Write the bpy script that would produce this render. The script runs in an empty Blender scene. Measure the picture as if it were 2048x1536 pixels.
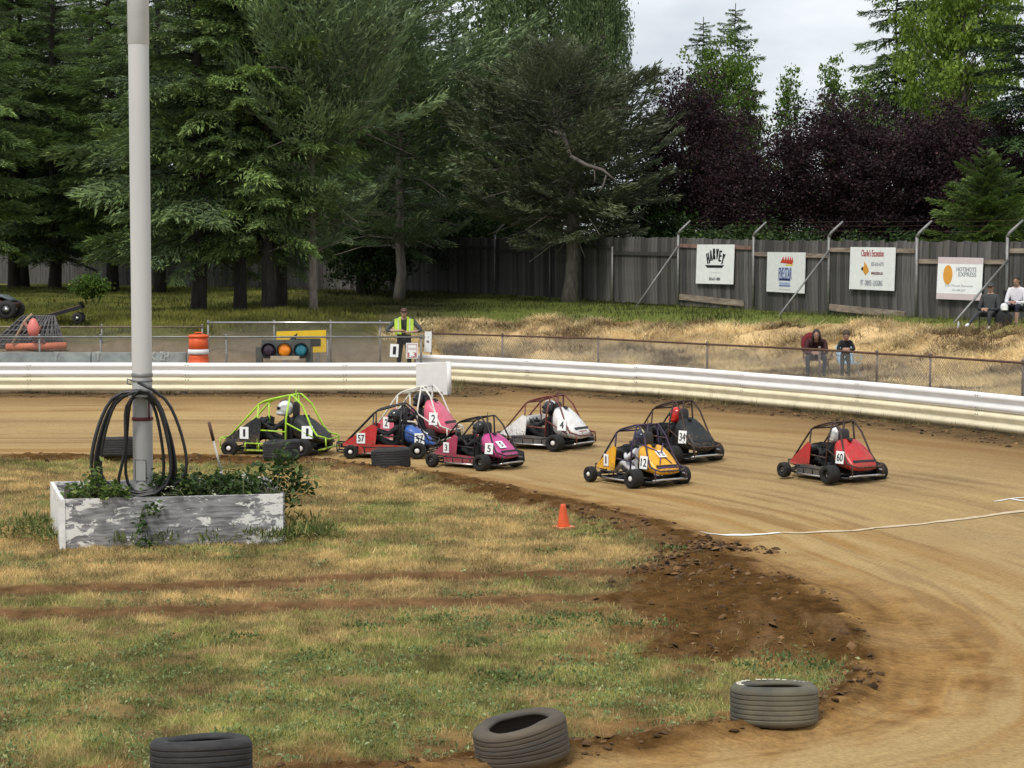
import bpy, math, random
import numpy as np
from mathutils import Vector, Matrix, Euler
random.seed(7); RNG = np.random.default_rng(7)
SC = bpy.context.scene; COL = SC.collection
# ------------------------------------------------------------------ camera
F_PX, HORIZ, CAMZ = 4100.0, 524.0, 3.4
PITCH = math.atan((768-HORIZ)/F_PX)
cam_d = bpy.data.cameras.new('camera'); cam = bpy.data.objects.new('camera', cam_d); COL.objects.link(cam)
cam.location = (0, 0, CAMZ); cam.rotation_euler = (math.pi/2-PITCH, 0, 0)
cam_d.sensor_width = 36; cam_d.lens = 36*F_PX/2048; cam_d.clip_end = 2000; cam_d.clip_start = .1
SC.camera = cam
# ------------------------------------------------------------------ light: bright overcast
SUN_EL, SUN_AZ = math.radians(56), math.radians(-150)      # azimuth from +Y, behind the viewer's left shoulder
w = bpy.data.worlds.new('World'); SC.world = w; w.use_nodes = True
nt = w.node_tree; nt.nodes.clear()
def N(t, k): return t.nodes.new(k)
out = N(nt, 'ShaderNodeOutputWorld'); bg = N(nt, 'ShaderNodeBackground'); bg2 = N(nt, 'ShaderNodeBackground')
sky = N(nt, 'ShaderNodeTexSky'); sky.sky_type = 'NISHITA'; sky.sun_disc = False
sky.sun_elevation = SUN_EL; sky.sun_rotation = SUN_AZ
bg.inputs[1].default_value = .06; nt.links.new(sky.outputs[0], bg.inputs[0])
tc = N(nt, 'ShaderNodeTexCoord'); mp = N(nt, 'ShaderNodeMapping'); mp.inputs['Scale'].default_value = (1, 1, 2.6)
nz = N(nt, 'ShaderNodeTexNoise'); nz.inputs['Scale'].default_value = 8; nz.inputs['Detail'].default_value = 5
rp = N(nt, 'ShaderNodeValToRGB')
rp.color_ramp.elements[0].position = .36; rp.color_ramp.elements[0].color = (.62, .67, .73, 1)
rp.color_ramp.elements[1].position = .62; rp.color_ramp.elements[1].color = (.90, .93, .96, 1)
nt.links.new(tc.outputs['Generated'], mp.inputs[0]); nt.links.new(mp.outputs[0], nz.inputs[0])
nt.links.new(nz.outputs['Fac'], rp.inputs[0]); nt.links.new(rp.outputs[0], bg2.inputs[0])
bg2.inputs[1].default_value = .66
mx = N(nt, 'ShaderNodeMixShader'); mx.inputs[0].default_value = .86
nt.links.new(bg.outputs[0], mx.inputs[1]); nt.links.new(bg2.outputs[0], mx.inputs[2]); nt.links.new(mx.outputs[0], out.inputs[0])
sd = bpy.data.lights.new('sun', 'SUN'); sd.energy = 1.5; sd.angle = math.radians(14); sd.color = (1, .95, .87)
sun = bpy.data.objects.new('sun', sd); COL.objects.link(sun)
sdir = Vector((math.sin(SUN_AZ)*math.cos(SUN_EL), math.cos(SUN_AZ)*math.cos(SUN_EL), math.sin(SUN_EL)))
sun.rotation_euler = sdir.to_track_quat('Z', 'Y').to_euler(); sun.location = (-10, -10, 30)
vs = SC.view_settings; vs.view_transform = 'Standard'; vs.look = 'None'; vs.gamma = 1; vs.exposure = .75
try: vs.use_curve_mapping = False
except Exception: pass
SC.render.engine = 'CYCLES'
# ------------------------------------------------------------------ helpers
def P(px, py, Y):
    """world point on the sight line of photo pixel (px,py) at world depth Y"""
    cx, cy = px-1024.0, -(py-768.0)
    c, s = math.cos(PITCH), math.sin(PITCH)
    dy = F_PX*c + cy*s; dz = -F_PX*s + cy*c
    return Vector((cx*Y/dy, Y, CAMZ + dz*Y/dy))
def G(px, py, z=0.0):
    cx, cy = px-1024.0, -(py-768.0)
    c, s = math.cos(PITCH), math.sin(PITCH)
    dy = F_PX*c + cy*s; dz = -F_PX*s + cy*c
    t = (z-CAMZ)/dz
    return Vector((cx*t, dy*t, z))
def link(o, parent=None):
    COL.objects.link(o)
    if parent is not None: o.parent = parent
    return o
def tag(o, label=None, cat=None, group=None, kind=None):
    if label: o['label'] = label
    if cat: o['category'] = cat
    if group: o['group'] = group
    if kind: o['kind'] = kind
    return o
def thing(name, label, cat, loc=(0, 0, 0), rotz=0, group=None):
    o = bpy.data.objects.new(name, None); o.empty_display_size = .2
    o.location = loc; o.rotation_euler = (0, 0, rotz); link(o); return tag(o, label, cat, group)
def kids(o): return [c for c in COL.objects if c.parent == o]
def np_mesh(name, V, F, col=None, smooth=False, mi=None):
    me = bpy.data.meshes.new(name); V = np.asarray(V, np.float32).reshape(-1, 3); F = np.asarray(F, np.int32)
    k = F.shape[1]; me.vertices.add(len(V)); me.vertices.foreach_set('co', V.ravel())
    me.loops.add(F.size); me.loops.foreach_set('vertex_index', F.ravel())
    me.polygons.add(len(F)); me.polygons.foreach_set('loop_start', np.arange(0, F.size, k, dtype=np.int32))
    if smooth: me.polygons.foreach_set('use_smooth', np.ones(len(F), bool))
    if mi is not None: me.polygons.foreach_set('material_index', np.asarray(mi, np.int32))
    if col is not None:
        c = np.ones((len(V), 4), np.float32); col = np.asarray(col); c[:, :col.shape[1]] = col
        a = me.color_attributes.new('Col', 'FLOAT_COLOR', 'POINT'); a.data.foreach_set('color', c.ravel())
    me.update(calc_edges=True); return me
def mobj(name, me, mats, parent=None):
    for m in (mats if isinstance(mats, (list, tuple)) else [mats]): me.materials.append(m)
    return link(bpy.data.objects.new(name, me), parent)
class MB:
    def __init__(s): s.v = []; s.f = []; s.sm = []; s.mi = []
    def add(s, vs_, fs, smooth=False, mi=0, M=None):
        b = len(s.v)
        for q in vs_:
            q = Vector(q); s.v.append(M @ q if M is not None else q)
        for q in fs: s.f.append([b+i for i in q]); s.sm.append(smooth); s.mi.append(mi)
        return s
    def box(s, c, d, M=None, mi=0, taper=None):
        x, y, z = d[0]/2, d[1]/2, d[2]/2; t = taper or 1.0
        vs_ = [(c[0]+a*x*(t if k > 0 else 1), c[1]+b*y*(t if k > 0 else 1), c[2]+k*z) for k in (-1, 1) for b in (-1, 1) for a in (-1, 1)]
        return s.add(vs_, [(0, 2, 3, 1), (4, 5, 7, 6), (0, 1, 5, 4), (2, 6, 7, 3), (0, 4, 6, 2), (1, 3, 7, 5)], False, mi, M)
    def tube(s, pts, r, n=8, mi=0, M=None, closed=False, cap=True):
        pts = [Vector(p) for p in pts]; m = len(pts); rs = r if isinstance(r, (list, tuple)) else [r]*m
        vs_, fs = [], []; prev = None
        for i, p in enumerate(pts):
            a = pts[(i-1) % m] if (closed or i > 0) else p; b = pts[(i+1) % m] if (closed or i < m-1) else p
            t = (b-a).normalized() if (b-a).length > 1e-9 else Vector((0, 0, 1))
            if prev is None:
                ref = Vector((0, 0, 1)) if abs(t.z) < .9 else Vector((1, 0, 0)); u = t.cross(ref).normalized()
            else:
                u = prev - t*prev.dot(t); u = u.normalized() if u.length > 1e-6 else t.orthogonal().normalized()
            prev = u; v = t.cross(u)
            for k in range(n):
                a_ = 2*math.pi*k/n; vs_.append(p + (u*math.cos(a_)+v*math.sin(a_))*rs[i])
        for i in range(m if closed else m-1):
            j = (i+1) % m
            for k in range(n): fs.append((i*n+k, i*n+(k+1) % n, j*n+(k+1) % n, j*n+k))
        if cap and not closed: fs.append(tuple(range(n-1, -1, -1))); fs.append(tuple((m-1)*n+k for k in range(n)))
        return s.add(vs_, fs, True, mi, M)
    def lathe(s, prof, n=24, M=None, mi=0, cap=True, smooth=True):
        vs_ = [(r*math.cos(2*math.pi*k/n), r*math.sin(2*math.pi*k/n), z) for r, z in prof for k in range(n)]
        fs = [(i*n+k, i*n+(k+1) % n, (i+1)*n+(k+1) % n, (i+1)*n+k) for i in range(len(prof)-1) for k in range(n)]
        if cap: fs.append(tuple(range(n-1, -1, -1))); fs.append(tuple((len(prof)-1)*n+k for k in range(n)))
        return s.add(vs_, fs, smooth, mi, M)
    def loft(s, secs, n=20, p=3.2, M=None, mi=0, cap=True):
        """sections across x: (x, half width, z0, z1)"""
        vs_ = []
        for x, hw, z0, z1 in secs:
            for k in range(n):
                a = 2*math.pi*k/n; c, q = math.cos(a), math.sin(a)
                vs_.append((x, hw*math.copysign(abs(c)**(2/p), c), (z0+z1)/2+(z1-z0)/2*math.copysign(abs(q)**(2/p), q)))
        fs = [(i*n+k, i*n+(k+1) % n, (i+1)*n+(k+1) % n, (i+1)*n+k) for i in range(len(secs)-1) for k in range(n)]
        if cap: fs.append(tuple(range(n-1, -1, -1))); fs.append(tuple((len(secs)-1)*n+k for k in range(n)))
        return s.add(vs_, fs, True, mi, M)
    def ball(s, c, r, M=None, mi=0, n=12, m=8):
        r = r if isinstance(r, (tuple, list)) else (r, r, r); vs_ = [(c[0], c[1], c[2]-r[2])]
        for i in range(1, m):
            a = math.pi*i/m - math.pi/2
            for k in range(n): vs_.append((c[0]+r[0]*math.cos(a)*math.cos(2*math.pi*k/n), c[1]+r[1]*math.cos(a)*math.sin(2*math.pi*k/n), c[2]+r[2]*math.sin(a)))
        vs_.append((c[0], c[1], c[2]+r[2])); L = len(vs_)-1
        fs = [(0, 1+(k+1) % n, 1+k) for k in range(n)]
        for i in range(m-2):
            for k in range(n): fs.append((1+i*n+k, 1+i*n+(k+1) % n, 1+(i+1)*n+(k+1) % n, 1+(i+1)*n+k))
        fs += [(1+(m-2)*n+k, 1+(m-2)*n+(k+1) % n, L) for k in range(n)]
        return s.add(vs_, fs, True, mi, M)
    def plate(s, pts, th, mi=0, M=None):
        """flat polygon pts with thickness th along its normal (backwards)"""
        pts = [Vector(p) for p in pts]; nrm = (pts[1]-pts[0]).cross(pts[-1]-pts[0]).normalized(); n = len(pts)
        vs_ = pts+[p-nrm*th for p in pts]
        fs = [tuple(range(n)), tuple(range(2*n-1, n-1, -1))]+[(k, k+n, (k+1) % n+n, (k+1) % n) for k in range(n)]
        return s.add(vs_, fs, False, mi, M)
    def mesh(s, name):
        me = bpy.data.meshes.new(name); me.from_pydata([tuple(v) for v in s.v], [], s.f)
        me.polygons.foreach_set('use_smooth', s.sm); me.polygons.foreach_set('material_index', s.mi); me.update(); return me
    def build(s, name, mats, parent=None): return mobj(name, s.mesh(name), mats, parent)
# ---- materials
def mat(name, c, rough=.6, *_, spat=0, **kw):
    m = mat0(name, c, rough, *_, **kw)
    if spat:
        t = m.node_tree; b = t.nodes['Principled BSDF']; src = b.inputs['Base Color'].links[0].from_socket; n = N(t, 'ShaderNodeTexNoise'); n.inputs['Scale'].default_value = 26; n.inputs['Detail'].default_value = 6; n.inputs['Roughness'].default_value = .7; tc = N(t, 'ShaderNodeTexCoord'); t.links.new(tc.outputs['Object'], n.inputs[0])
        sx = N(t, 'ShaderNodeSeparateXYZ'); t.links.new(tc.outputs['Object'], sx.inputs[0]); hz_ = N(t, 'ShaderNodeMapRange'); hz_.inputs[1].default_value = .62; hz_.inputs[2].default_value = .12; hz_.inputs[3].default_value = -.06; hz_.inputs[4].default_value = .10; t.links.new(sx.outputs[2], hz_.inputs[0]); ad = N(t, 'ShaderNodeMath'); t.links.new(n.outputs['Fac'], ad.inputs[0]); t.links.new(hz_.outputs[0], ad.inputs[1])
        r = N(t, 'ShaderNodeMapRange'); r.inputs[1].default_value = .55; r.inputs[2].default_value = .66; r.inputs[4].default_value = spat; t.links.new(ad.outputs[0], r.inputs[0]); q = N(t, 'ShaderNodeMix'); q.data_type = 'RGBA'; t.links.new(r.outputs[0], q.inputs[0]); t.links.new(src, q.inputs[6]); q.inputs[7].default_value = (.20, .125, .065, 1); t.links.new(q.outputs[2], b.inputs['Base Color'])
        r2 = N(t, 'ShaderNodeMapRange'); r2.inputs[3].default_value = rough; r2.inputs[4].default_value = .9; t.links.new(r.outputs[0], r2.inputs[0]); t.links.new(r2.outputs[0], b.inputs['Roughness'])
    return m
def mat0(name, c, rough=.6, metal=0, var=.18, sc=6, bump=0, dust=0, dustc=(.30, .20, .11), coat=0, bsc=None, stretch=(1, 1, 1), emit=0):
    m = bpy.data.materials.new(name); m.use_nodes = True; t = m.node_tree; b = t.nodes['Principled BSDF']
    tc = N(t, 'ShaderNodeTexCoord'); mp = N(t, 'ShaderNodeMapping'); mp.inputs['Scale'].default_value = stretch
    t.links.new(tc.outputs['Object'], mp.inputs[0])
    nz = N(t, 'ShaderNodeTexNoise'); nz.inputs['Scale'].default_value = sc; nz.inputs['Detail'].default_value = 6; t.links.new(mp.outputs[0], nz.inputs[0])
    r = N(t, 'ShaderNodeValToRGB'); lo = [max(0, x*(1-var)) for x in c]; hi = [min(1, x*(1+var)) for x in c]
    r.color_ramp.elements[0].position = .32; r.color_ramp.elements[0].color = (*lo, 1)
    r.color_ramp.elements[1].position = .68; r.color_ramp.elements[1].color = (*hi, 1)
    t.links.new(nz.outputs['Fac'], r.inputs[0]); last = r.outputs[0]
    if dust:
        n2 = N(t, 'ShaderNodeTexNoise'); n2.inputs['Scale'].default_value = sc*.7; n2.inputs['Detail'].default_value = 8; n2.inputs['Roughness'].default_value = .7
        t.links.new(mp.outputs[0], n2.inputs[0])
        r2 = N(t, 'ShaderNodeMapRange'); r2.inputs[1].default_value = .5-.25*dust; r2.inputs[2].default_value = .85; r2.inputs[4].default_value = min(1, dust*1.2)
        t.links.new(n2.outputs['Fac'], r2.inputs[0])
        mxn = N(t, 'ShaderNodeMix'); mxn.data_type = 'RGBA'; t.links.new(r2.outputs[0], mxn.inputs[0]); t.links.new(last, mxn.inputs[6]); mxn.inputs[7].default_value = (*dustc, 1)
        last = mxn.outputs[2]
    t.links.new(last, b.inputs['Base Color']); b.inputs['Roughness'].default_value = rough; b.inputs['Metallic'].default_value = metal
    if coat: b.inputs['Coat Weight'].default_value = coat; b.inputs['Coat Roughness'].default_value = .2
    if emit: b.inputs['Emission Color'].default_value = (*c, 1); b.inputs['Emission Strength'].default_value = emit
    if bump:
        bp = N(t, 'ShaderNodeBump'); bp.inputs['Strength'].default_value = bump; bp.inputs['Distance'].default_value = .02
        n3 = N(t, 'ShaderNodeTexNoise'); n3.inputs['Scale'].default_value = bsc or sc*3; n3.inputs['Detail'].default_value = 5; t.links.new(mp.outputs[0], n3.inputs[0])
        t.links.new(n3.outputs['Fac'], bp.inputs['Height']); t.links.new(bp.outputs[0], b.inputs['Normal'])
    return m
def leaf_mat(name, trans=.3, rough=.55, tint=(1, 1, 1)):
    m = bpy.data.materials.new(name); m.use_nodes = True; t = m.node_tree; b = t.nodes['Principled BSDF']; o = t.nodes['Material Output']
    a = N(t, 'ShaderNodeAttribute'); a.attribute_name = 'Col'
    mlt = N(t, 'ShaderNodeMix'); mlt.data_type = 'RGBA'; mlt.blend_type = 'MULTIPLY'; mlt.inputs[0].default_value = 1; mlt.inputs[7].default_value = (*tint, 1)
    t.links.new(a.outputs['Color'], mlt.inputs[6]); t.links.new(mlt.outputs[2], b.inputs['Base Color']); b.inputs['Roughness'].default_value = rough
    b.inputs['Specular IOR Level'].default_value = .25
    tr = N(t, 'ShaderNodeBsdfTranslucent'); t.links.new(mlt.outputs[2], tr.inputs[0])
    ms = N(t, 'ShaderNodeMixShader'); ms.inputs[0].default_value = trans; t.links.new(b.outputs[0], ms.inputs[1]); t.links.new(tr.outputs[0], ms.inputs[2]); t.links.new(ms.outputs[0], o.inputs[0])
    return m
# ---- numpy noise
_T = RNG.random((256, 256)).astype(np.float32)
def vnoise(x, y, off=0):
    x = np.asarray(x, np.float64)+off*17.3; y = np.asarray(y, np.float64)+off*9.7
    xi = np.floor(x).astype(int); yi = np.floor(y).astype(int); fx = x-xi; fy = y-yi
    fx = fx*fx*(3-2*fx); fy = fy*fy*(3-2*fy)
    a = _T[xi & 255, yi & 255]; b = _T[(xi+1) & 255, yi & 255]; c = _T[xi & 255, (yi+1) & 255]; d = _T[(xi+1) & 255, (yi+1) & 255]
    return (a*(1-fx)+b*fx)*(1-fy)+(c*(1-fx)+d*fx)*fy
def fbm(x, y, oct=4, off=0, g=.5):
    v = 0; a = 1; t = 0
    for i in range(oct): v = v+a*vnoise(np.asarray(x)*2**i, np.asarray(y)*2**i, off+i*3); t += a; a *= g
    return v/t
def sst(x, a, b):
    t = np.clip((np.asarray(x, np.float64)-a)/(b-a), 0, 1); return t*t*(3-2*t)
def lerp(a, b, t): return a+(b-a)*t
def polyd(x, y, pts):
    """signed distance to polyline (positive on its left), arc length of the nearest point"""
    x = np.asarray(x, np.float64); y = np.asarray(y, np.float64); best = np.full(x.shape, 1e9); sg = np.ones(x.shape); uu = np.zeros(x.shape); L = 0
    for (ax, ay), (bx, by) in zip(pts[:-1], pts[1:]):
        dx, dy = bx-ax, by-ay; l = math.hypot(dx, dy); t = np.clip(((x-ax)*dx+(y-ay)*dy)/(l*l), 0, 1)
        d = np.hypot(x-ax-t*dx, y-ay-t*dy); cr = dx*(y-ay)-dy*(x-ax); m = d < best-1e-9
        best = np.where(m, d, best); sg = np.where(m, np.where(cr >= 0, 1, -1), sg); uu = np.where(m, L+t*l, uu); L += l
    if len(pts) > 8:        # closed outlines: the sign from a point-in-polygon test
        ins = np.zeros(x.shape, bool)
        for (ax, ay), (bx, by) in zip(pts, pts[1:]+pts[:1]):
            c = ((ay > y) != (by > y)); xi = (bx-ax)*(y-ay)/(by-ay if by != ay else 1e-9)+ax; ins ^= c & (x < xi)
        sg = np.where(ins, -1, 1)
    return best*sg, uu
# ------------------------------------------------------------------ terrain
RAILT = [(-70, 48.75), (-1.5, 48.75), (-1.3, 52.6), (.35, 51.2), (2.2, 49.15), (5.17, 44.5), (6.87, 41.7), (9.14, 36.6), (12.3, 28), (13.6, 20), (13, 10), (8, 1), (-2, -6), (-70, -8)]
def gpx(l): return [tuple(G(a, b)[:2]) for a, b in l]
OCHRE = [(-70, 36)]+gpx([(-200, 915), (300, 914), (500, 919), (640, 925), (760, 938), (900, 956), (1000, 973), (1150, 1000), (1300, 1035), (1450, 1080), (1600, 1130), (1750, 1182), (1900, 1250), (1965, 1310), (1940, 1360), (1830, 1408), (1700, 1437), (1500, 1466), (1200, 1506), (900, 1550)])+[(-4, 12.5), (-12, 11.5), (-70, 10)]
EDGE = [(-70, 36)]+gpx([(-200, 915), (300, 914), (500, 919), (640, 925), (760, 938), (900, 956), (1000, 976), (1150, 1008), (1300, 1045), (1400, 1082), (1510, 1132), (1620, 1185), (1690, 1240), (1722, 1300), (1730, 1350), (1700, 1405), (1620, 1440), (1480, 1466), (1200, 1506), (900, 1550)])+[(-4, 12.5), (-12, 11.5), (-70, 10)]
GRASS = [(-70, 35.2)]+gpx([(-200, 925), (300, 925), (500, 930), (650, 936), (800, 950), (900, 972), (1050, 1010), (1200, 1050), (1330, 1110), (1250, 1160), (1200, 1200), (1330, 1255), (1300, 1310), (1450, 1322), (1600, 1300), (1690, 1325), (1700, 1370), (1600, 1425), (1460, 1452), (1150, 1490), (900, 1525)])+[(-4, 12.9), (-12, 12), (-70, 10.6)]
RUT1 = gpx([(-300, 1190), (0, 1183), (500, 1168), (800, 1153), (1300, 1146)]); RUT2 = gpx([(-300, 1235), (100, 1228), (400, 1218), (800, 1206), (1300, 1196)])
def base_h(x, y):
    s, _ = polyd(x, y, RAILT); x = np.asarray(x, np.float64)
    zl = lerp(.45, .80, sst(x, -1, 4)); h = .26*sst(s, -10, -.2)
    h = h+(zl-.26)*sst(s, .05, 1.0)
    e = lerp(13, 10.5, sst(x, 2, 8)); h = h+(1.78-zl)*sst(s, 3, e)+np.clip(.012*(s-12), 0, .55)
    return h, s
def height(x, y):
    h, s = base_h(x, y)
    td, u = polyd(x, y, EDGE); gd, _ = polyd(x, y, GRASS); gd = -gd
    soil = sst(gd, .25, -.15)*sst(td, .45, -.1)*sst(s, 0, -1)
    inn = sst(td, .2, -.3)
    h = h+.03*(fbm(x*.7, y*.7, 3, 1)-.5)*inn+soil*(.10*sst(td, -1.6, -.5)*fbm(x*3, y*3, 4, 4)+.13*(fbm(x*4.5, y*7, 5, 2, .68)-.42))
    h = h+inn*(1-soil)*(.02*(fbm(x*9, y*9, 3, 3)-.5)+.055*(fbm(x*3.2, y*3.2, 3, 13)-.5))
    r = np.minimum(abs(polyd(x, y, RUT1)[0]), abs(polyd(x, y, RUT2)[0])); h = h-.02*sst(r, .22, .05)
    tr = sst(td, -.1, .5)*sst(s, -.1, -.6)
    h = h+tr*(.02*(vnoise(u*.5, td*3, 8)-.5)+.008*(fbm(u*3, td*10, 3, 9)-.5))
    h = h+tr*sst(td, 1.2, .3)*.035*(fbm(u*1.5, td*5, 3, 12)-.5)
    ub = sst(s, -1.6, -.4)*sst(s, .8, .1); h = h+ub*.10*(fbm(x*1.6, y*1.6, 4, 6)-.42)
    bk = sst(s, 2.5, 5)*sst(s, 14, 9)*sst(x, -4, 0); h = h+bk*(.50*(fbm(x*.6, y*.5, 4, 7, .6)-.5)+.30*(fbm(x*1.3, y*1.6, 3, 17, .6)-.5))
    bl = sst(s, 2.5, 5)*(1-sst(x, -4, 0)); h = h+bl*(.30*(fbm(x*.4, y*.4, 3, 5)-.5)+.18*(fbm(x*1.4, y*1.2, 3, 15)-.5))
    return h
def H(x, y): return float(height(np.array([x]), np.array([y]))[0])
def mixc(a, b, t): return a*(1-t[..., None])+b*t[..., None]
def C(*c): return np.array(c, np.float64)
def ground_col(x, y):
    h, s = base_h(x, y); td, u = polyd(x, y, EDGE); gd, _ = polyd(x, y, GRASS); gd = -gd
    n1 = fbm(x*.6, y*.6, 4, 20); n2 = fbm(x*2.5, y*2.5, 4, 21); n3 = fbm(x*9, y*9, 3, 22)
    # grass ground: straw to green, greener towards the near track edge
    g = np.clip(.44+sst(y, 21.5, 16.5)*.62+(n1-.5)*2.4+(n2-.5)*1.4-sst(y, 20.5, 23)*sst(y, 33, 28)*.28+sst(y, 32, 34.5)*.42+sst(gd, 1.8, .3)*.25, 0, 1)
    straw = mixc(C(.34, .21, .085), C(.50, .37, .175), n3); green = mixc(C(.16, .165, .05), C(.33, .32, .11), n3)
    c = mixc(straw, green, sst(g, .25, .8))
    c = mixc(c, mixc(C(.11, .065, .03), C(.25, .15, .07), n3), sst(n2*.6+n3*.4, .50, .62)*.8)
    r = np.minimum(abs(polyd(x, y, RUT1)[0]), abs(polyd(x, y, RUT2)[0])); c = mixc(c, mixc(C(.07, .036, .016), C(.20, .11, .05), n3), sst(r+(n2-.5)*.35, .52, .18)*.97)
    c = mixc(c, mixc(C(.10, .05, .02), C(.24, .13, .05), n3), sst(gd+(n2-.5)*1.8, 1.3, .4)*sst(n2, .40, .52)*.9*(y < 20)); c = c*(.72+.56*np.clip(fbm(x*3.2, y*3.2, 3, 13)*1.6-.3, 0, 1))[:, None]
    # soil
    soilc = mixc(C(.050, .024, .008), C(.22, .115, .038), np.clip(n3*.7+n2*.5-.1, 0, 1))
    soilc = mixc(soilc, C(.26, .15, .07), sst(fbm(u*.6, td*5, 3, 31), .55, .75)*.6)
    edge = gd+(n2-.5)*1.1+(n3-.5)*.4
    c = mixc(c, soilc, sst(edge, .1, -.12))
    # track
    st = fbm(u*.16, td*2.6, 4, 24, .6); st2 = fbm(u*.5, td*8, 3, 25); pt = fbm(x*.35, y*.35, 3, 26)
    tan_ = mixc(C(.33, .222, .094), C(.47, .33, .155), st2); grey = mixc(C(.26, .18, .095), C(.36, .262, .145), n3)
    mid = sst(td, 1.4, 3.2)*sst(td, 9.5, 7)*sst(s, -2.5, -5)
    t = mixc(tan_, grey, np.clip(mid*(.30+1.4*(st-.45))+(pt-.5)*.8, 0, 1))
    t = mixc(t, C(.31, .165, .055), sst(st, .5, .66)*.65*np.clip(1-mid*.7, 0, 1))
    od = polyd(x, y, OCHRE)[0]; och = np.maximum(sst(td+(n2-.5)*1.2, 1.0, .1), sst(od+(n2-.5)*1.0+(st-.5)*1.2, .55, -.25)); t = mixc(t, mixc(mixc(C(.17, .085, .028), C(.42, .24, .085), np.clip((st2*.45+n2*.25+n3*.3)*2.8-.85, 0, 1)), C(.38, .25, .12), sst(n1, .5, .66)*.35), och*.93)
    t = mixc(t, C(.17, .105, .05), sst(st2*.5+st*.5, .55, .64)*.45)
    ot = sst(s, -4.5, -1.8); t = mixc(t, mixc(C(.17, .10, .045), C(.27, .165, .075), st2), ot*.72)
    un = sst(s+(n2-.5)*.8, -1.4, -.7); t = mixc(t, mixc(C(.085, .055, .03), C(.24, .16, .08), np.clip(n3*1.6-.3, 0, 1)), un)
    tm = sst(td+(n2-.5)*.5, -.12, .12)*(td > -2)
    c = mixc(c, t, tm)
    # behind the rail
    dry = mixc(C(.22, .14, .06), C(.78, .56, .28), np.clip(fbm(x*1.2, y*.9, 4, 27, .6)*2.2-.6, 0, 1)); dry = mixc(dry, C(.13, .08, .045), sst(n1*.4+n2*.6, .52, .64)*.8)
    grn = mixc(C(.06, .068, .018), C(.18, .17, .04), fbm(x*.5, y*.3, 4, 28))
    wl = sst(x+(n1-.5)*3, -4.6, -2.2)
    greytan = mixc(C(.12, .095, .065), C(.34, .26, .16), np.clip(n2*2-.5, 0, 1)); dry = mixc(dry, greytan, sst(s+(n1-.5)*3, 6.2, 4.0)*.85)
    b = mixc(grn, dry, wl); b = mixc(b, mixc(C(.07, .10, .02), C(.17, .19, .05), n3), sst(s+(n1-.5)*3, 8.6+1.6*sst(x, 6, 1), 10.0+1.6*sst(x, 6, 1))*wl)
    b = mixc(b, mixc(C(.13, .095, .065), C(.27, .20, .14), n3), sst(s+(n1-.5)*2, 9.5+0*s, 7.6)*(1-wl)*.92)
    b = mixc(b, C(.045, .045, .022), sst(x, -10, -7)*sst(x, -.5, -3)*sst(s, 7, 10)*.75)  # shade on the slope right of the pole, painted into the ground colour
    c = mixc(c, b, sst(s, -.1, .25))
    return np.clip(c, 0, 1)
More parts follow.
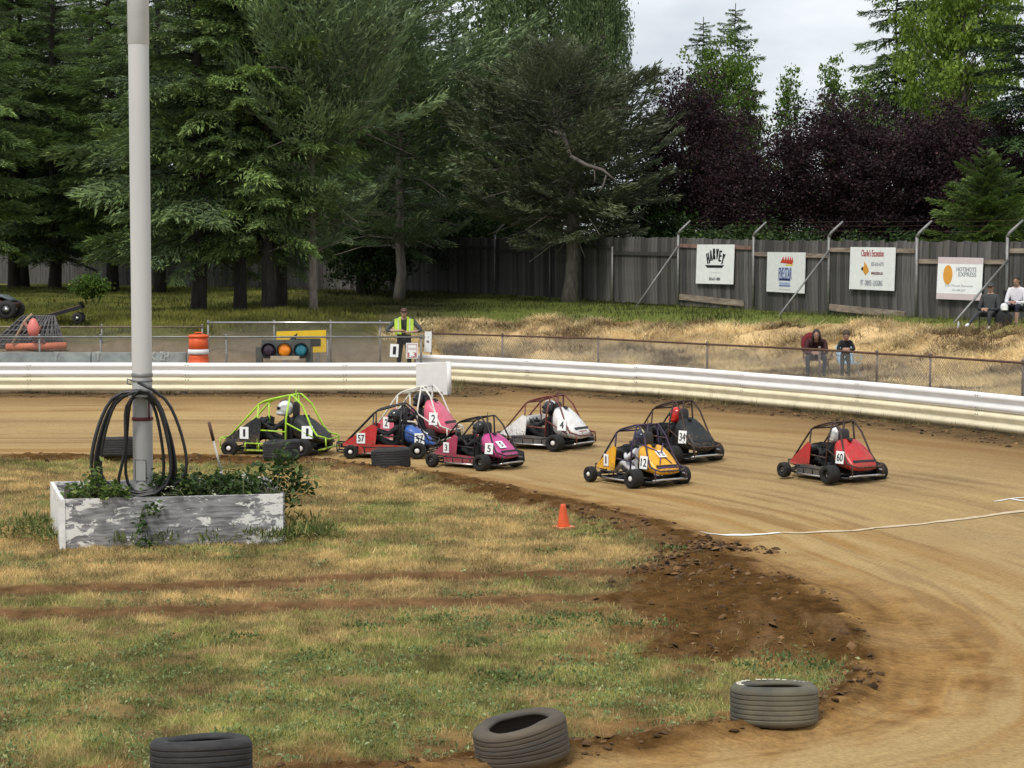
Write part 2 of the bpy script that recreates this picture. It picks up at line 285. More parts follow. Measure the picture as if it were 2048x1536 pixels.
def terrain():
    NC = 500; Yr = np.concatenate([10.5*np.exp(np.linspace(0, math.log(54/10.5), 640))[:-1], 54*np.exp(np.linspace(0, math.log(125/54), 120))]); NR = len(Yr); tn = np.linspace(-.47, .47, NC); tn = tn+0
    Yg = np.repeat(Yr[:, None], NC, 1); Xg = Yg*tn[None, :]*1.0+np.sign(tn)[None, :]*0
    x, y = Xg.ravel(), Yg.ravel(); z = height(x, y); col = ground_col(x, y)
    idx = np.arange(NR*NC).reshape(NR, NC); Fq = np.stack([idx[:-1, :-1], idx[:-1, 1:], idx[1:, 1:], idx[1:, :-1]], -1).reshape(-1, 4)
    cx = x[Fq].mean(1); cy = y[Fq].mean(1)
    td, _ = polyd(cx, cy, EDGE); s, _ = polyd(cx, cy, RAILT)
    m = bpy.data.materials.new('earth_and_turf'); m.use_nodes = True; t = m.node_tree; b = t.nodes['Principled BSDF']
    a = N(t, 'ShaderNodeAttribute'); a.attribute_name = 'Col'; tcn = N(t, 'ShaderNodeTexCoord')
    nz = N(t, 'ShaderNodeTexNoise'); nz.inputs['Scale'].default_value = 22; nz.inputs['Detail'].default_value = 8; nz.inputs['Roughness'].default_value = .7; t.links.new(tcn.outputs['Object'], nz.inputs[0])
    r = N(t, 'ShaderNodeMapRange'); r.inputs[1].default_value = .3; r.inputs[2].default_value = .7; r.inputs[3].default_value = .72; r.inputs[4].default_value = 1.25; t.links.new(nz.outputs['Fac'], r.inputs[0])
    mm = N(t, 'ShaderNodeVectorMath'); mm.operation = 'SCALE'; t.links.new(a.outputs['Color'], mm.inputs[0]); t.links.new(r.outputs[0], mm.inputs['Scale'])
    t.links.new(mm.outputs[0], b.inputs['Base Color']); b.inputs['Roughness'].default_value = .95; b.inputs['Specular IOR Level'].default_value = .03
    bp = N(t, 'ShaderNodeBump'); bp.inputs['Strength'].default_value = .55; bp.inputs['Distance'].default_value = .02; t.links.new(nz.outputs['Fac'], bp.inputs['Height'])
    mp = N(t, 'ShaderNodeMapping'); mp.inputs['Scale'].default_value = (.8, 1.5, 1); n2_ = N(t, 'ShaderNodeTexNoise'); n2_.inputs['Scale'].default_value = 6.5; n2_.inputs['Detail'].default_value = 7; n2_.inputs['Roughness'].default_value = .62
    t.links.new(tcn.outputs['Object'], mp.inputs[0]); t.links.new(mp.outputs[0], n2_.inputs[0]); b2 = N(t, 'ShaderNodeBump'); b2.inputs['Distance'].default_value = .16
    t.links.new(a.outputs['Alpha'], b2.inputs['Strength']); t.links.new(n2_.outputs['Fac'], b2.inputs['Height']); t.links.new(bp.outputs[0], b2.inputs['Normal']); t.links.new(b2.outputs[0], b.inputs['Normal'])
    V = np.stack([x, y, z], 1); soilm = sst(-polyd(x, y, GRASS)[0], .4, -.1)*np.maximum(sst(polyd(x, y, EDGE)[0], .8, -.1), .7*sst(polyd(x, y, OCHRE)[0], .3, -.3))*sst(polyd(x, y, RAILT)[0], 0, -1); soilm = np.maximum(soilm, sst(polyd(x, y, RAILT)[0], -2.2, -.8)*sst(polyd(x, y, RAILT)[0], .6, 0)); col = np.concatenate([col, soilm[:, None]], 1)
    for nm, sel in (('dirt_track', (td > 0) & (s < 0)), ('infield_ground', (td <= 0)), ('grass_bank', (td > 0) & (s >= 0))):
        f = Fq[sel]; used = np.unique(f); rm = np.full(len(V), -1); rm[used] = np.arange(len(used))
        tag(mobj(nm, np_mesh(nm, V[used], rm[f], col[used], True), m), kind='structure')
    # the ground beyond, one sheet to the horizon with a hole under the detailed part
    go = mat('far_ground', (.10, .10, .045), .95, sc=.3)
    n = 64; ring = []
    inner = [(-4.9, 10.5), (4.9, 10.5), (58, 125), (-58, 125)]; outer = [(-900, -60), (900, -60), (900, 1400), (-900, 1400)]
    mb = MB(); zi = [0, 0, 2.3, 2.3]
    vs_ = [(a[0], a[1], zz) for a, zz in zip(inner, zi)]+[(a[0], a[1], zz) for a, zz in zip(outer, (0, 0, 2.3, 2.3))]
    mb.add(vs_, [(0, 4, 5, 1), (1, 5, 6, 2), (2, 6, 7, 3), (3, 7, 4, 0)]); tag(mb.build('ground', go), kind='structure')
terrain()
# ------------------------------------------------------------------ shared materials
galv = mat('galvanised', (.26, .26, .25), .55, .5, dust=.2, dustc=(.16, .12, .09)); rusty = mat('rusted_pipe', (.12, .065, .045), .8, .2, var=.35, sc=9)
whitep = mat('white_paint', (.78, .78, .76), .5, dust=.1); blackm = mat('black_plastic', (.010, .010, .011), .55); blackp = mat('black_paint', (.008, .008, .009), .45, dust=.04)
chrome = mat('bright_steel', (.55, .55, .56), .3, .9, dust=.25); rubber = mat('rubber', (.02, .02, .021), .85, var=.35, sc=14, dust=.22, dustc=(.13, .09, .055)); concrete = mat('concrete', (.30, .30, .28), .9, var=.3, sc=5, bump=.4)
# ------------------------------------------------------------------ trees
BARK = mat('bark', (.040, .034, .029), .95, var=.45, sc=7, bump=.8, stretch=(1, 1, .25)); BARKL = mat('pale_bark', (.21, .18, .15), .95, var=.35, sc=8, bump=.6, stretch=(1, 1, .3))
NEED = leaf_mat('needles', .18); LEAF = leaf_mat('broad_leaves', .32)
def rotm(az, el, roll=0):
    """local x -> direction with azimuth az, elevation el"""
    ca, sa, ce, se = np.cos(az), np.sin(az), np.cos(el), np.sin(el)
    X = np.stack([ca*ce, sa*ce, se], -1); Y_ = np.stack([-sa, ca, 0*az], -1); Z = np.cross(X, Y_)
    cr, sr = np.cos(roll), np.sin(roll); Y2 = Y_*np.expand_dims(cr, -1)+Z*np.expand_dims(sr, -1); Z2 = Z*np.expand_dims(cr, -1)-Y_*np.expand_dims(sr, -1)
    return np.stack([X, Y2, Z2], -1)
def bough(seed, n=17, per=5, droop=.35, up=0.0, wid=.42, hang=.35, spl=.16, fl=.5):
    """unit-length bough: sprays as narrow triangles; returns (k,3,3) tris and tip factor"""
    r = np.random.default_rng(seed); T = []; tip = []
    for i in range(n):
        x = .12+.88*(i+.5)/n+r.normal(0, .01)
        for sgn in (-1, 1):
            L = wid*(1.05-x)**.75*(.8+.4*r.random())*(min(1, x/.3)); ang = sgn*(math.radians(62)-.45*x+r.normal(0, .1))
            for k in range(per):
                q = (k+.6)/per; bx = x+L*q*math.cos(ang); by = L*q*math.sin(ang)
                bz = -droop*bx*bx+up*bx**3-hang*L*q*q*1.3+r.normal(0, .012)
                a = ang*(.35+.65*r.random())+r.normal(0, .35); e = -hang*(.5+1.1*q)*r.random()*1.6+up*1.2*r.random()+r.normal(0, .2)
                l = spl*(.7+.7*r.random()); wv = l*.30
                d = np.array([math.cos(a)*math.cos(e), math.sin(a)*math.cos(e), math.sin(e)]); sd_ = np.cross(d, [r.normal(0, fl), r.normal(0, fl), 1]); sd_ /= np.linalg.norm(sd_)
                p = np.array([bx, by, bz]); T.append([p-sd_*wv*.5, p+sd_*wv*.5, p+d*l]); tip.append(max(q, x)**2*(.55+.45*r.random()))
    return np.array(T), np.array(tip)
def crown_from(bs, places, cols, seed):
    """places: arrays pos(n,3), az, el, length; picks among prototype boughs"""
    r = np.random.default_rng(seed); V = []; K = []
    pos, az, el, ln = places; pick = r.integers(0, len(bs), len(az)); lo, hi, ti = [np.array(c) for c in cols]
    for j, (T, tip) in enumerate(bs):
        m = pick == j
        if not m.any(): continue
        R = rotm(az[m], el[m], r.normal(0, .18, m.sum())); W = np.einsum('nij,tvj->ntvi', R, T)*ln[m][:, None, None, None]+pos[m][:, None, None, :]
        sh = np.clip(r.normal(.5, .26, (m.sum(), 1))+r.normal(0, .16, (m.sum(), len(T))), 0, 1)
        c = lo+(hi-lo)*sh[..., None]; tt = np.clip((tip[None, :]-.55)*1.6, 0, 1)[..., None]*r.random((m.sum(), len(T), 1)); c = c*(1-tt)+ti*tt
        V.append(W.reshape(-1, 3)); K.append(np.repeat(c.reshape(-1, 3), 3, 0))
    V = np.concatenate(V); return V, np.arange(len(V)).reshape(-1, 3), np.concatenate(K)
def conifer_mesh(seed, h, base, rad, cols, step=.32, per=6, prof=None, boughs=None, el0=-.12, jit=.22, gaps=.1, curve=None):
    r = np.random.default_rng(seed); z = base; pos = []; az = []; el = []; ln = []
    while z < h-.25:
        f = (z-base)/(h-base); R = rad*(prof(f) if prof else (1-f)**.8*min(1, .55+f*3)); a0 = r.random()*6.28
        for k in range(per):
            if r.random() < gaps: continue
            l = max(.3, R*(1+float(np.clip(r.normal(0, jit), -.5, .42)))); a = a0+6.283*k/per+r.normal(0, .25)
            cx = curve(z) if curve else (0, 0); pos.append([cx[0], cx[1], z+r.normal(0, step*.35)]); az.append(a); el.append(el0+.5*f+r.normal(0, .12)); ln.append(l)
        z += step*(.75+.5*r.random())
    return (np.array(pos), np.array(az), np.array(el), np.array(ln))
def trunk_mb(h, r0, seed, limbs=None, curve=None, lean=0):
    mb = MB(); rr = random.Random(seed); pts = []; rad = []
    for i in range(11):
        f = i/10; c = curve(h*f) if curve else (lean*f+rr.gauss(0, .03), rr.gauss(0, .03)); pts.append((c[0], c[1], h*f-.15)); rad.append(max(.02, r0*(1.25 if i == 0 else 1)*(1-f)**.8))
    mb.tube(pts, rad, 9)
    if limbs is not None:
        pos, az, el, ln = limbs
        for i in range(0, len(az)):
            a, e, l = az[i], el[i], ln[i]*.8; p = Vector(pos[i]); d = Vector((math.cos(a)*math.cos(e), math.sin(a)*math.cos(e), math.sin(e)))
            mb.tube([p, p+d*l*.5+Vector((0, 0, -.03*l)), p+d*l+Vector((0, 0, -.2*l))], [.035+.008*l, .025, .008], 3, cap=False)
    return mb.mesh('trunk')
SPR = [bough(s, 26, 11, .20, .06, .44, .24, .060) for s in (1, 2, 3)]; PIN = [bough(s, 19, 11, .08, .20, .5, -.10, .058, .8) for s in (4, 5, 6)]; WSP = [bough(s, 12, 6, .3, .1, .42, .5, .15) for s in (7, 8)]
GR_D = ((.075, .105, .065), (.195, .285, .10), (.41, .55, .15)); GR_M = ((.105, .145, .065), (.245, .36, .11), (.48, .65, .18)); GR_B = ((.088, .118, .068), (.215, .305, .135), (.43, .57, .23))
def tree_obj(name, label, cat, loc, crown_me, trunk_me, leafm, barkm, rot=0, sc=(1, 1, 1), group=None):
    t = thing(name, label, cat, loc, rot, group); t.scale = sc
    for nm, me, mm in (('trunk', trunk_me, barkm), ('crown', crown_me, leafm)):
        if len(me.materials) == 0: me.materials.append(mm)
        link(bpy.data.objects.new(nm, me), t)
    return t
def conifer_proto(seed, h, base, rad, cols, **k):
    bs = k.pop('bs', SPR); r0 = k.pop('r0', .24); cu = k.get('curve'); pl = conifer_mesh(seed, h, base, rad, cols, **k); V, F_, K = crown_from(bs, pl, cols, seed+50)
    return np_mesh('crown', V, F_, K), trunk_mb(h, r0, seed, pl, cu)
firA = conifer_proto(11, 19, 1.9, 4.0, GR_D, step=.50, per=8, el0=-.05); firB = conifer_proto(12, 21, 2.2, 3.8, GR_M, step=.54, per=8, gaps=.10, el0=-.02); firC = conifer_proto(13, 17, 1.4, 3.4, GR_D, step=.48, per=8, el0=-.06)
pineA = conifer_proto(14, 13, 2.2, 3.9, GR_B, step=.58, per=9, bs=PIN, prof=lambda f: (.62+.6*math.sin(3.1*f))*(1-f**4*.7), el0=.08, jit=.3, gaps=.14, r0=.2)
_pc = lambda z: (.25*math.sin(z*.55)-.04*z, .1*math.sin(z*.8))
pineB = conifer_proto(15, 9.6, 2.3, 3.4, ((.065, .08, .05), (.17, .195, .11), (.32, .36, .17)), step=.30, per=9, bs=PIN, prof=lambda f: (.55+.62*math.sin(2.9*f+.35))*(1-.55*f**3), el0=-.06, jit=.16, gaps=.1, r0=.3, curve=_pc)
cedar = conifer_proto(16, 5.6, .4, 2.6, ((.06, .10, .022), (.15, .23, .05), (.30, .40, .10)), step=.22, per=9, gaps=.05, r0=.12, el0=.15)
spin = conifer_proto(17, 13, 4.5, 1.7, GR_D, step=.30, per=6, bs=WSP, gaps=.25, r0=.09, prof=lambda f: .12+(1-f)**.7)
def gz(px, Y): x = (px-1024)*Y/4100; return (x, Y, H(x, Y))
k = 0
for px, Y, pr, rot, s, lb in (
    (400, 65, firA, .3, (.95, .95, 1), 'tall dark fir whose black trunk stands just right of the white pole'),
    (480, 65.5, firB, 2.1, (.8, .8, 1), 'tall fir with grey trunk, second of the row behind the traffic light box'),
    (536, 64.5, firB, 4.0, (.8, .8, 1.02), 'tall fir with scaly grey trunk directly behind the yellow arrow sign'),
    (563, 70, firA, 1.2, (.8, .8, 1), 'dark trunked fir half hidden right behind its grey neighbour'),
    (322, 88, firC, .5, (1, 1, 1.1), 'fir rooted by the wooden fence beside the white pole'),
    (30, 93, firB, 5.2, (1.05, 1.05, 1), 'fir at the far left edge with a pair of dark trunks near the fence'),
    (48, 95, firA, 3.2, (1, 1, 1), 'leaning dark fir trunk beside the fence, second from the left edge'),
    (112, 92, firC, 1.9, (1.1, 1.1, 1.05), 'dense fir behind the small yellow green bush'),
    (225, 90, firB, 2.9, (1, 1, .95), 'fir showing mid green boughs just left of the white pole'),
    (725, 86, firA, 4.4, (1.0, 1.0, .9), 'dark fir with low skirt of boughs in front of the shaded fence'),
    (-70, 84, firB, 1.1, (1, 1, 1), 'fir mostly outside the left edge of the view')):
    tree_obj('fir_tree', lb, 'tree', gz(px, Y), pr[0], pr[1], NEED, BARK, rot, s, 'firs on the slope')
tree_obj('pine_tree', 'small pine with thin pale trunk and upturned blue green tufts near the fence gate', 'tree', gz(627, 64.5), pineA[0], pineA[1], NEED, BARKL, .4, (.62, .62, .92), 'pines by the fence')
tree_obj('pine_tree', 'broad grey green pine spreading in layers above the middle of the shaded fence', 'tree', gz(800, 80), pineA[0], pineA[1], NEED, BARKL, 2.4, (1.05, 1.05, .98), 'pines by the fence')
tree_obj('pine_tree', 'old brownish pine with thick leaning trunk right in front of the wooden fence', 'tree', gz(1140, 76), pineB[0], pineB[1], NEED, BARKL, .2, (1.02, .9, 1), 'pines by the fence')
bl = MB(); o0 = Vector(P(1118, 270, 73.2))
bl.tube([P(1075, 255, 75), P(1128, 270, 73.6), P(1140, 312, 73), P(1172, 330, 72.6), P(1205, 340, 72.4), P(1232, 362, 72.2)], [.05, .09, .08, .075, .06, .03], 6)
bl.tube([P(1214, 346, 72.4), P(1206, 372, 72.2), P(1195, 388, 72.2)], [.035, .03, .015], 5); bl.tube([P(1188, 336, 72.5), P(1190, 358, 72.5), P(1188, 368, 72.5)], [.025, .02, .012], 5)
limb = bl.build('bare_limb', mat('limb_bark', (.12, .105, .09), .95)); _pt = [o for o in COL.objects if o.name.startswith('pine_tree')][-1]
limb.parent = _pt; bpy.context.view_layer.update(); limb.matrix_parent_inverse = _pt.matrix_world.inverted(); limb['label'] = 'bare pale crooked limb'
# firs behind the fence closing the view
for i, (px, Y, pr, s, lb) in enumerate((
    (-40, 120, firA, 1.2, 'background fir behind the fence at the left edge'), (90, 124, firC, 1.35, 'background fir behind the fence above the small bush'),
    (190, 118, firA, 1.15, 'background fir peeping past the left side of the white pole'), (300, 121, firC, 1.3, 'background fir straight behind the white pole'),
    (420, 112, firB, 1.2, 'background fir filling the gap behind the black trunk'), (520, 118, firC, 1.35, 'background fir behind the grey trunks'),
    (620, 110, firA, 1.1, 'background fir above the small pale pine'), (705, 116, firC, 1.25, 'background fir left of the layered pine'),
    (800, 112, firA, 1.05, 'background fir behind the layered pine'), (905, 118, firC, 1.0, 'background fir where the sky first shows through at the top'),
    (1000, 116, firA, .93, 'background fir left of the drooping pale tree'), (1090, 120, firA, .92, 'background fir right behind the drooping pale tree'))):
    tree_obj('background_fir', lb, 'tree', gz(px, Y), pr[0], pr[1], NEED, BARK, i*1.7, (s, s, s), 'firs behind the wooden fence')
for i, (px, Y, s, h_, lb) in enumerate(((1403, 118, 1.05, 1.17, 'thin bare topped conifer, left of the pair against the sky'), (1467, 116, 1.15, 1.21, 'thin conifer, right and taller of the pair against the sky'), (1788, 104, 1.5, 1.5, 'open dark conifer rising behind the yellow green maple'))):
    tree_obj('slim_conifer', lb, 'tree', gz(px, Y), spin[0], spin[1], NEED, BARK, i*2., (s, s, h_), 'slim conifers against the sky')
tree_obj('slim_conifer', 'second open dark conifer close behind the yellow green maple', 'tree', gz(1850, 118), spin[0], spin[1], NEED, BARK, 3., (1.5, 1.5, 1.42), 'slim conifers against the sky')
tree_obj('fir_tree', 'very dark fir leaning in at the right edge above the fence', 'tree', gz(2072, 71), firC[0].copy(), firC[1], NEED, BARK, .8, (.95, .95, 1.0)); _m = [o for o in COL.objects if o.name.startswith('crown')][-1].data; _m.materials.clear(); _m.materials.append(leaf_mat('dark_needles', .1, tint=(.34, .42, .38)))
tree_obj('cedar_tree', 'bright green young cedar behind the fence at the right', 'tree', gz(1968, 64), cedar[0], cedar[1], NEED, BARK, 0, (1, 1, .93))
# broadleaf
def broadleaf(seed, h, zc, rx, rz, ncl, nl, leaf, cols, cl=.55, droop=0, r0=.14, shape=None, hollow=.35, stems=1, down=0):
    r = np.random.default_rng(seed); cen = []
    while len(cen) < ncl:
        p = r.normal(0, 1, 3); p /= np.linalg.norm(p); q = (hollow+(1-hollow)*r.random())**.6*(1+.22*math.sin(3*math.atan2(p[1], p[0])+seed)+.12*r.normal())
        cen.append([p[0]*rx*q, p[1]*rx*q, zc+p[2]*rz*q])
    cen = np.array(cen); sh = r.normal(.5, .22, ncl)
    off = r.normal(0, cl*.5, (ncl, nl, 3)); off[..., 2] *= .65 if not down else 1.5
    ctr = cen[:, None, :]+off; ctr = ctr.reshape(-1, 3); n = len(ctr)
    d = r.normal(0, 1, (n, 3)); d[:, 2] -= droop; d /= np.linalg.norm(d, axis=1)[:, None]; u = np.cross(d, r.normal(0, 1, (n, 3))); u /= np.linalg.norm(u, axis=1)[:, None]
    L = leaf*(.6+.8*r.random(n))[:, None]; a = ctr-d*L*.5; b = ctr+d*L*.5; m1 = ctr+u*L*.3; m2 = ctr-u*L*.3
    V = np.stack([a, m1, b, m2], 1).reshape(-1, 3); lo, hi, ti = [np.array(c) for c in cols]
    s = np.clip(np.repeat(sh, nl)+r.normal(0, .2, n), 0, 1)[:, None]; K = lo+(hi-lo)*s; tt = (r.random((n, 1)) < .1)*r.random((n, 1)); K = K*(1-tt)+ti*tt
    me = np_mesh('crown', V, np.arange(4*n).reshape(-1, 4), np.repeat(K, 4, 0))
    mb = MB(); zt = zc-rz*.55
    for st in range(stems):
        ox = (st-(stems-1)/2)*.3; mb.tube([(ox*.5, 0, -.2), (ox, .05, zt*.5), (ox*1.6, 0, zt), (ox*2, .1, zc+rz*.4)], [r0*1.2, r0, r0*.8, r0*.25], 7)
    for c in cen[::max(1, ncl//60)]:
        z0 = max(zt*.8, c[2]-abs(c[0])*.8-.6); mb.tube([(c[0]*.05, 0, z0), (c[0]*.5, c[1]*.5, (z0+c[2])/2+.1), tuple(c)], [r0*.35, r0*.22, .012], 4, cap=False)
    return me, mb.mesh('trunk')
PUR = ((.016, .010, .013), (.050, .026, .033), (.12, .05, .058)); YG = ((.10, .16, .02), (.22, .32, .05), (.36, .46, .10)); MG = ((.05, .10, .015), (.13, .22, .035), (.24, .34, .07)); PG = ((.06, .10, .035), (.15, .21, .08), (.26, .33, .15)); DG = ((.015, .035, .01), (.05, .09, .02), (.12, .19, .04))
plumA = broadleaf(21, 11, 6.2, 2.9, 3.6, 380, 105, .125, PUR, .62, stems=2); plumB = broadleaf(22, 10, 5.6, 2.8, 3.3, 360, 105, .125, PUR, .62, stems=3)
for px, Y, pr, s, rot, lb in ((1375, 79, plumA, (.84, .84, .87), 0, 'dark purple plum tree with rounded top, leftmost of the purple row'), (1492, 77, plumB, (.8, .8, .66), 1, 'lower purple plum tree below the bright green crown'),
    (1668, 76, plumA, (.86, .86, .76), 2, 'purple plum tree right of the gap where the sky shows'), (1790, 74, plumB, (.92, .9, .74), 3.3, 'purple plum tree above the red lettered banner'),
    (1905, 74, plumA, (.88, .88, .73), 4.4, 'purple plum tree in front of the yellow green maple'), (1990, 72, plumB, (.9, .9, .72), 5.4, 'purple plum tree behind the young cedar')):
    tree_obj('plum_tree', lb, 'tree', gz(px, Y), pr[0], pr[1], LEAF, BARK, rot, s, 'purple plum trees behind the fence')
lime = broadleaf(23, 14, 8.8, 2.6, 4.6, 300, 55, .2, MG, .6); birch = broadleaf(24, 16, 10.5, 4.4, 5.6, 520, 60, .2, PG, .6, droop=1.5, down=1); maple = broadleaf(25, 16, 10.5, 4.2, 5.2, 430, 55, .26, YG, .7); sap = broadleaf(26, 12, 8.5, .8, 3.2, 70, 30, .2, MG, .5, r0=.05); shr = broadleaf(27, 3, 1.6, 1.6, 1.3, 130, 50, .13, DG, .4, r0=.04, stems=3)
tree_obj('lime_tree', 'bright green leafy tree rising behind the purple plums', 'tree', gz(1452, 88), lime[0], lime[1], LEAF, BARKL, 0, (.6, .6, .84))
tree_obj('birch_tree', 'pale green drooping birch showing at the top beside the sky', 'tree', gz(1085, 96), birch[0], birch[1], LEAF, BARKL, 0, (.95, .95, 1.05), 'birches')
tree_obj('birch_tree', 'slender drooping birch at the very edge of the open sky', 'tree', gz(1192, 92), birch[0], birch[1], LEAF, BARKL, 2, (.36, .36, 1.0), 'birches')
tree_obj('maple_tree', 'large yellow green maple at the top right', 'tree', gz(1922, 90), maple[0], maple[1], LEAF, BARKL, 0, (.62, .6, 1.0))
for i, (px, s, lb) in enumerate(((1575, .82, 'thin sapling top bending against the sky, left one'), (1662, .86, 'thin sapling against the sky in the middle, tallest of three'), (1722, .78, 'thin sapling against the sky just left of the maple'))):
    tree_obj('sapling', lb, 'tree', gz(px, 86), sap[0], sap[1], LEAF, BARKL, i*1.3, (.62, .62, s), 'saplings against the sky')
for i, (px, Y, s, lb) in enumerate(((1500, 71.5, (1.2, 1, .98), 'green shrub just over the fence behind the black and white banner'), (1590, 70, (1, 1, .86), 'dark green shrub over the fence above the flame banner'), (1715, 68, (1.1, 1, .82), 'low shrub over the fence above the red lettered banner'), (1405, 73, (1, 1, .92), 'silvery shrub over the fence by the first tall post'), (1820, 68, (1.2, 1, .85), 'dark shrub over the fence left of the cedar'), (905, 90, (1.6, 1, 1.5), 'green shrub over the shaded fence in the middle'), (1010, 88, (1.5, 1, 1.35), 'green shrub behind the lone angled fence post'),
    (740, 84, (1.2, .9, 1.3), 'leafy undergrowth at the foot of the dark fir'), (1290, 77, (1.4, 1, 1.3), 'dark shrub over the fence right of the old pine'))):
    tree_obj('shrub', lb, 'shrub', gz(px, Y), shr[0], shr[1], LEAF, BARK, i, s, 'shrubs along the wooden fence')
bsh = broadleaf(28, 1.6, .85, .62, .5, 60, 40, .11, MG, .28, r0=.035, stems=3)
tree_obj('small_bush', 'small yellow green bush alone on the grassy slope', 'bush', gz(185, 74), bsh[0], bsh[1], LEAF, BARK, 0, (.9, .9, .82))
# far-off wood that reads as one mass behind everything at left
V = []; K = []
pl = [[], [], [], []]; r = np.random.default_rng(77)
for i in range(3600):
    x = r.uniform(-48, 3); Y = 128+r.uniform(0, 12); z = r.uniform(0, 19)*(1 if x < -7 else .62); pl[0].append([x, Y, z+1]); pl[1].append(r.uniform(3.6, 5.8)); pl[2].append(r.normal(-.1, .2)); pl[3].append(r.uniform(1.6, 3))
for i in range(1900):
    x = r.uniform(6, 42); Y = 104+r.uniform(0, 12); z = r.uniform(0, 6.6); pl[0].append([x, Y, z+1]); pl[1].append(r.uniform(3.6, 5.8)); pl[2].append(r.normal(-.1, .2)); pl[3].append(r.uniform(1.4, 2.4))
Vv, Ff, Kk = crown_from([bough(9, 10, 5, .3, 0, .5, .3, .15)], [np.array(q) for q in pl], GR_D, 5)
tag(mobj('distant_wood', np_mesh('distant_wood', Vv, Ff, Kk), NEED), 'dense dark conifer wood closing the view behind the fence', 'wood', kind='stuff')
# ------------------------------------------------------------------ wooden fence
FP = [(-170, 110), (0, 105), (400, 98), (788, 92), (990, 84), (1100, 79), (1224, 74), (1355, 70), (1505, 67), (1655, 62), (1830, 58), (2010, 56), (2210, 54)]
FW = [Vector(((a-1024)*b/4100, b)) for a, b in FP]
fence = thing('wooden_fence', 'long weathered grey board fence with angled steel posts across the back', 'fence', (0, 0, 0))
woods = [mat('fence_board', c, .9, var=.38, sc=5, bump=.5, stretch=(3, 3, .22)) for c in ((.085, .082, .078), (.13, .125, .118), (.055, .053, .05), (.10, .092, .085))]; railw = mat('fence_rail', (.27, .215, .17), .9, var=.4, sc=4, stretch=(.6, .6, 3)); railr = mat('fence_rail_red', (.22, .13, .105), .9, var=.4, sc=4)
PLW = .222
def plank_me(i, lo=0):
    mb = MB(); hh = 2.32+random.uniform(-.015, .015)
    if i % 2: pts = [(-.106, 0), (.106, 0), (.106, hh), (-.106, hh-.02)]
    else: pts = [(-.106, 0), (.106, 0), (.106, hh-.03), (-.106, hh)]
    mb.plate([(a, -.0, b) for a, b in pts], .022); me = mb.mesh('plank'); me.materials.append(woods[i % 4]); return me
plms = [plank_me(i) for i in range(12)]
def ztop(px): return np.interp(px, [0, 788, 990, 1355, 1505, 1655, 1830, 2010, 2200], [4.45, 4.42, 4.42, 4.24, 4.14, 4.06, 4.0, 3.98, 3.98])
tot = 0; stuffb = MB(); cnt = 0
for (a, b), (pa, pb) in zip(zip(FW[:-1], FW[1:]), zip(FP[:-1], FP[1:])):
    d = b-a; n = max(1, round(d.length/PLW)); ang = math.atan2(d.y, d.x)
    for i in range(n):
        q = a+d*((i+.5)/n); px = 1024+q.x*4100/q.y; z = ztop(px)-2.32+random.gauss(0, .012)
        if px > 2120: continue
        me = random.choice(plms); cnt += 1
        if px < 200:
            M = Matrix.Translation((q.x, q.y, z)) @ Matrix.Rotation(ang, 4, 'Z'); stuffb.add([v.co for v in me.vertices], [list(p.vertices) for p in me.polygons], M=M); continue
        o = bpy.data.objects.new('plank', me); o.location = (q.x, q.y+random.uniform(0, .012), z); o.rotation_euler = (0, random.gauss(0, .003), ang+random.gauss(0, .01)); o.scale = ((d.length/n)/PLW*.985, 1, 1); link(o, fence)
tag(stuffb.build('far_planks', woods[0], fence), kind='stuff')
def frail(a, b, za, zb, hgt, off, m, name='rail', th=.04):
    d = (b-a).normalized(); n = Vector((d.y, -d.x)); mb = MB(); A = a+n*off; B = b+n*off
    v = [(A.x, A.y, za), (B.x, B.y, zb), (B.x, B.y, zb+hgt), (A.x, A.y, za+hgt)]; w2 = [(p[0]-n.x*th, p[1]-n.y*th, p[2]) for p in v]
    mb.add(v+w2, [(0, 1, 2, 3), (7, 6, 5, 4), (0, 4, 5, 1), (3, 2, 6, 7), (0, 3, 7, 4), (1, 5, 6, 2)]); return mb.build(name, m, fence)
for i in range(1, len(FW)-1):
    a, b = FW[i], FW[i+1]; za, zb = ztop(FP[i][0]), ztop(FP[i+1][0]); dn = (.32, .30, .5, .36, .5, .3, .52, .3, .52, .28, .5, .3)[i % 12]
    if FP[i][0] >= 1350: dn = {1355: .22, 1505: .42, 1655: .23, 1830: .52, 2010: .22}.get(FP[i][0], .3)
    L = (b-a).length; nb = max(1, round(L/2.44)) if FP[i][0] < 1350 else 1
    for k in range(nb):
        q0 = a.lerp(b, k/nb); q1 = a.lerp(b, (k+1)/nb-.004); frail(q0, q1, lerp(za, zb, k/nb)-dn-.12, lerp(za, zb, (k+1)/nb)-dn-.12, .125, .05, (railr if FP[i][0] == 1355 else railw) if FP[i][0] >= 1350 else woods[2])  # left-hand rails get the darkest board colour, painting in their shade
    if FP[i][0] in (1355, 1655): frail(a+(b-a)*.04, a+(b-a)*.9, za-2.12, zb-2.2, .2, .06, railw, 'kick_board', .035)
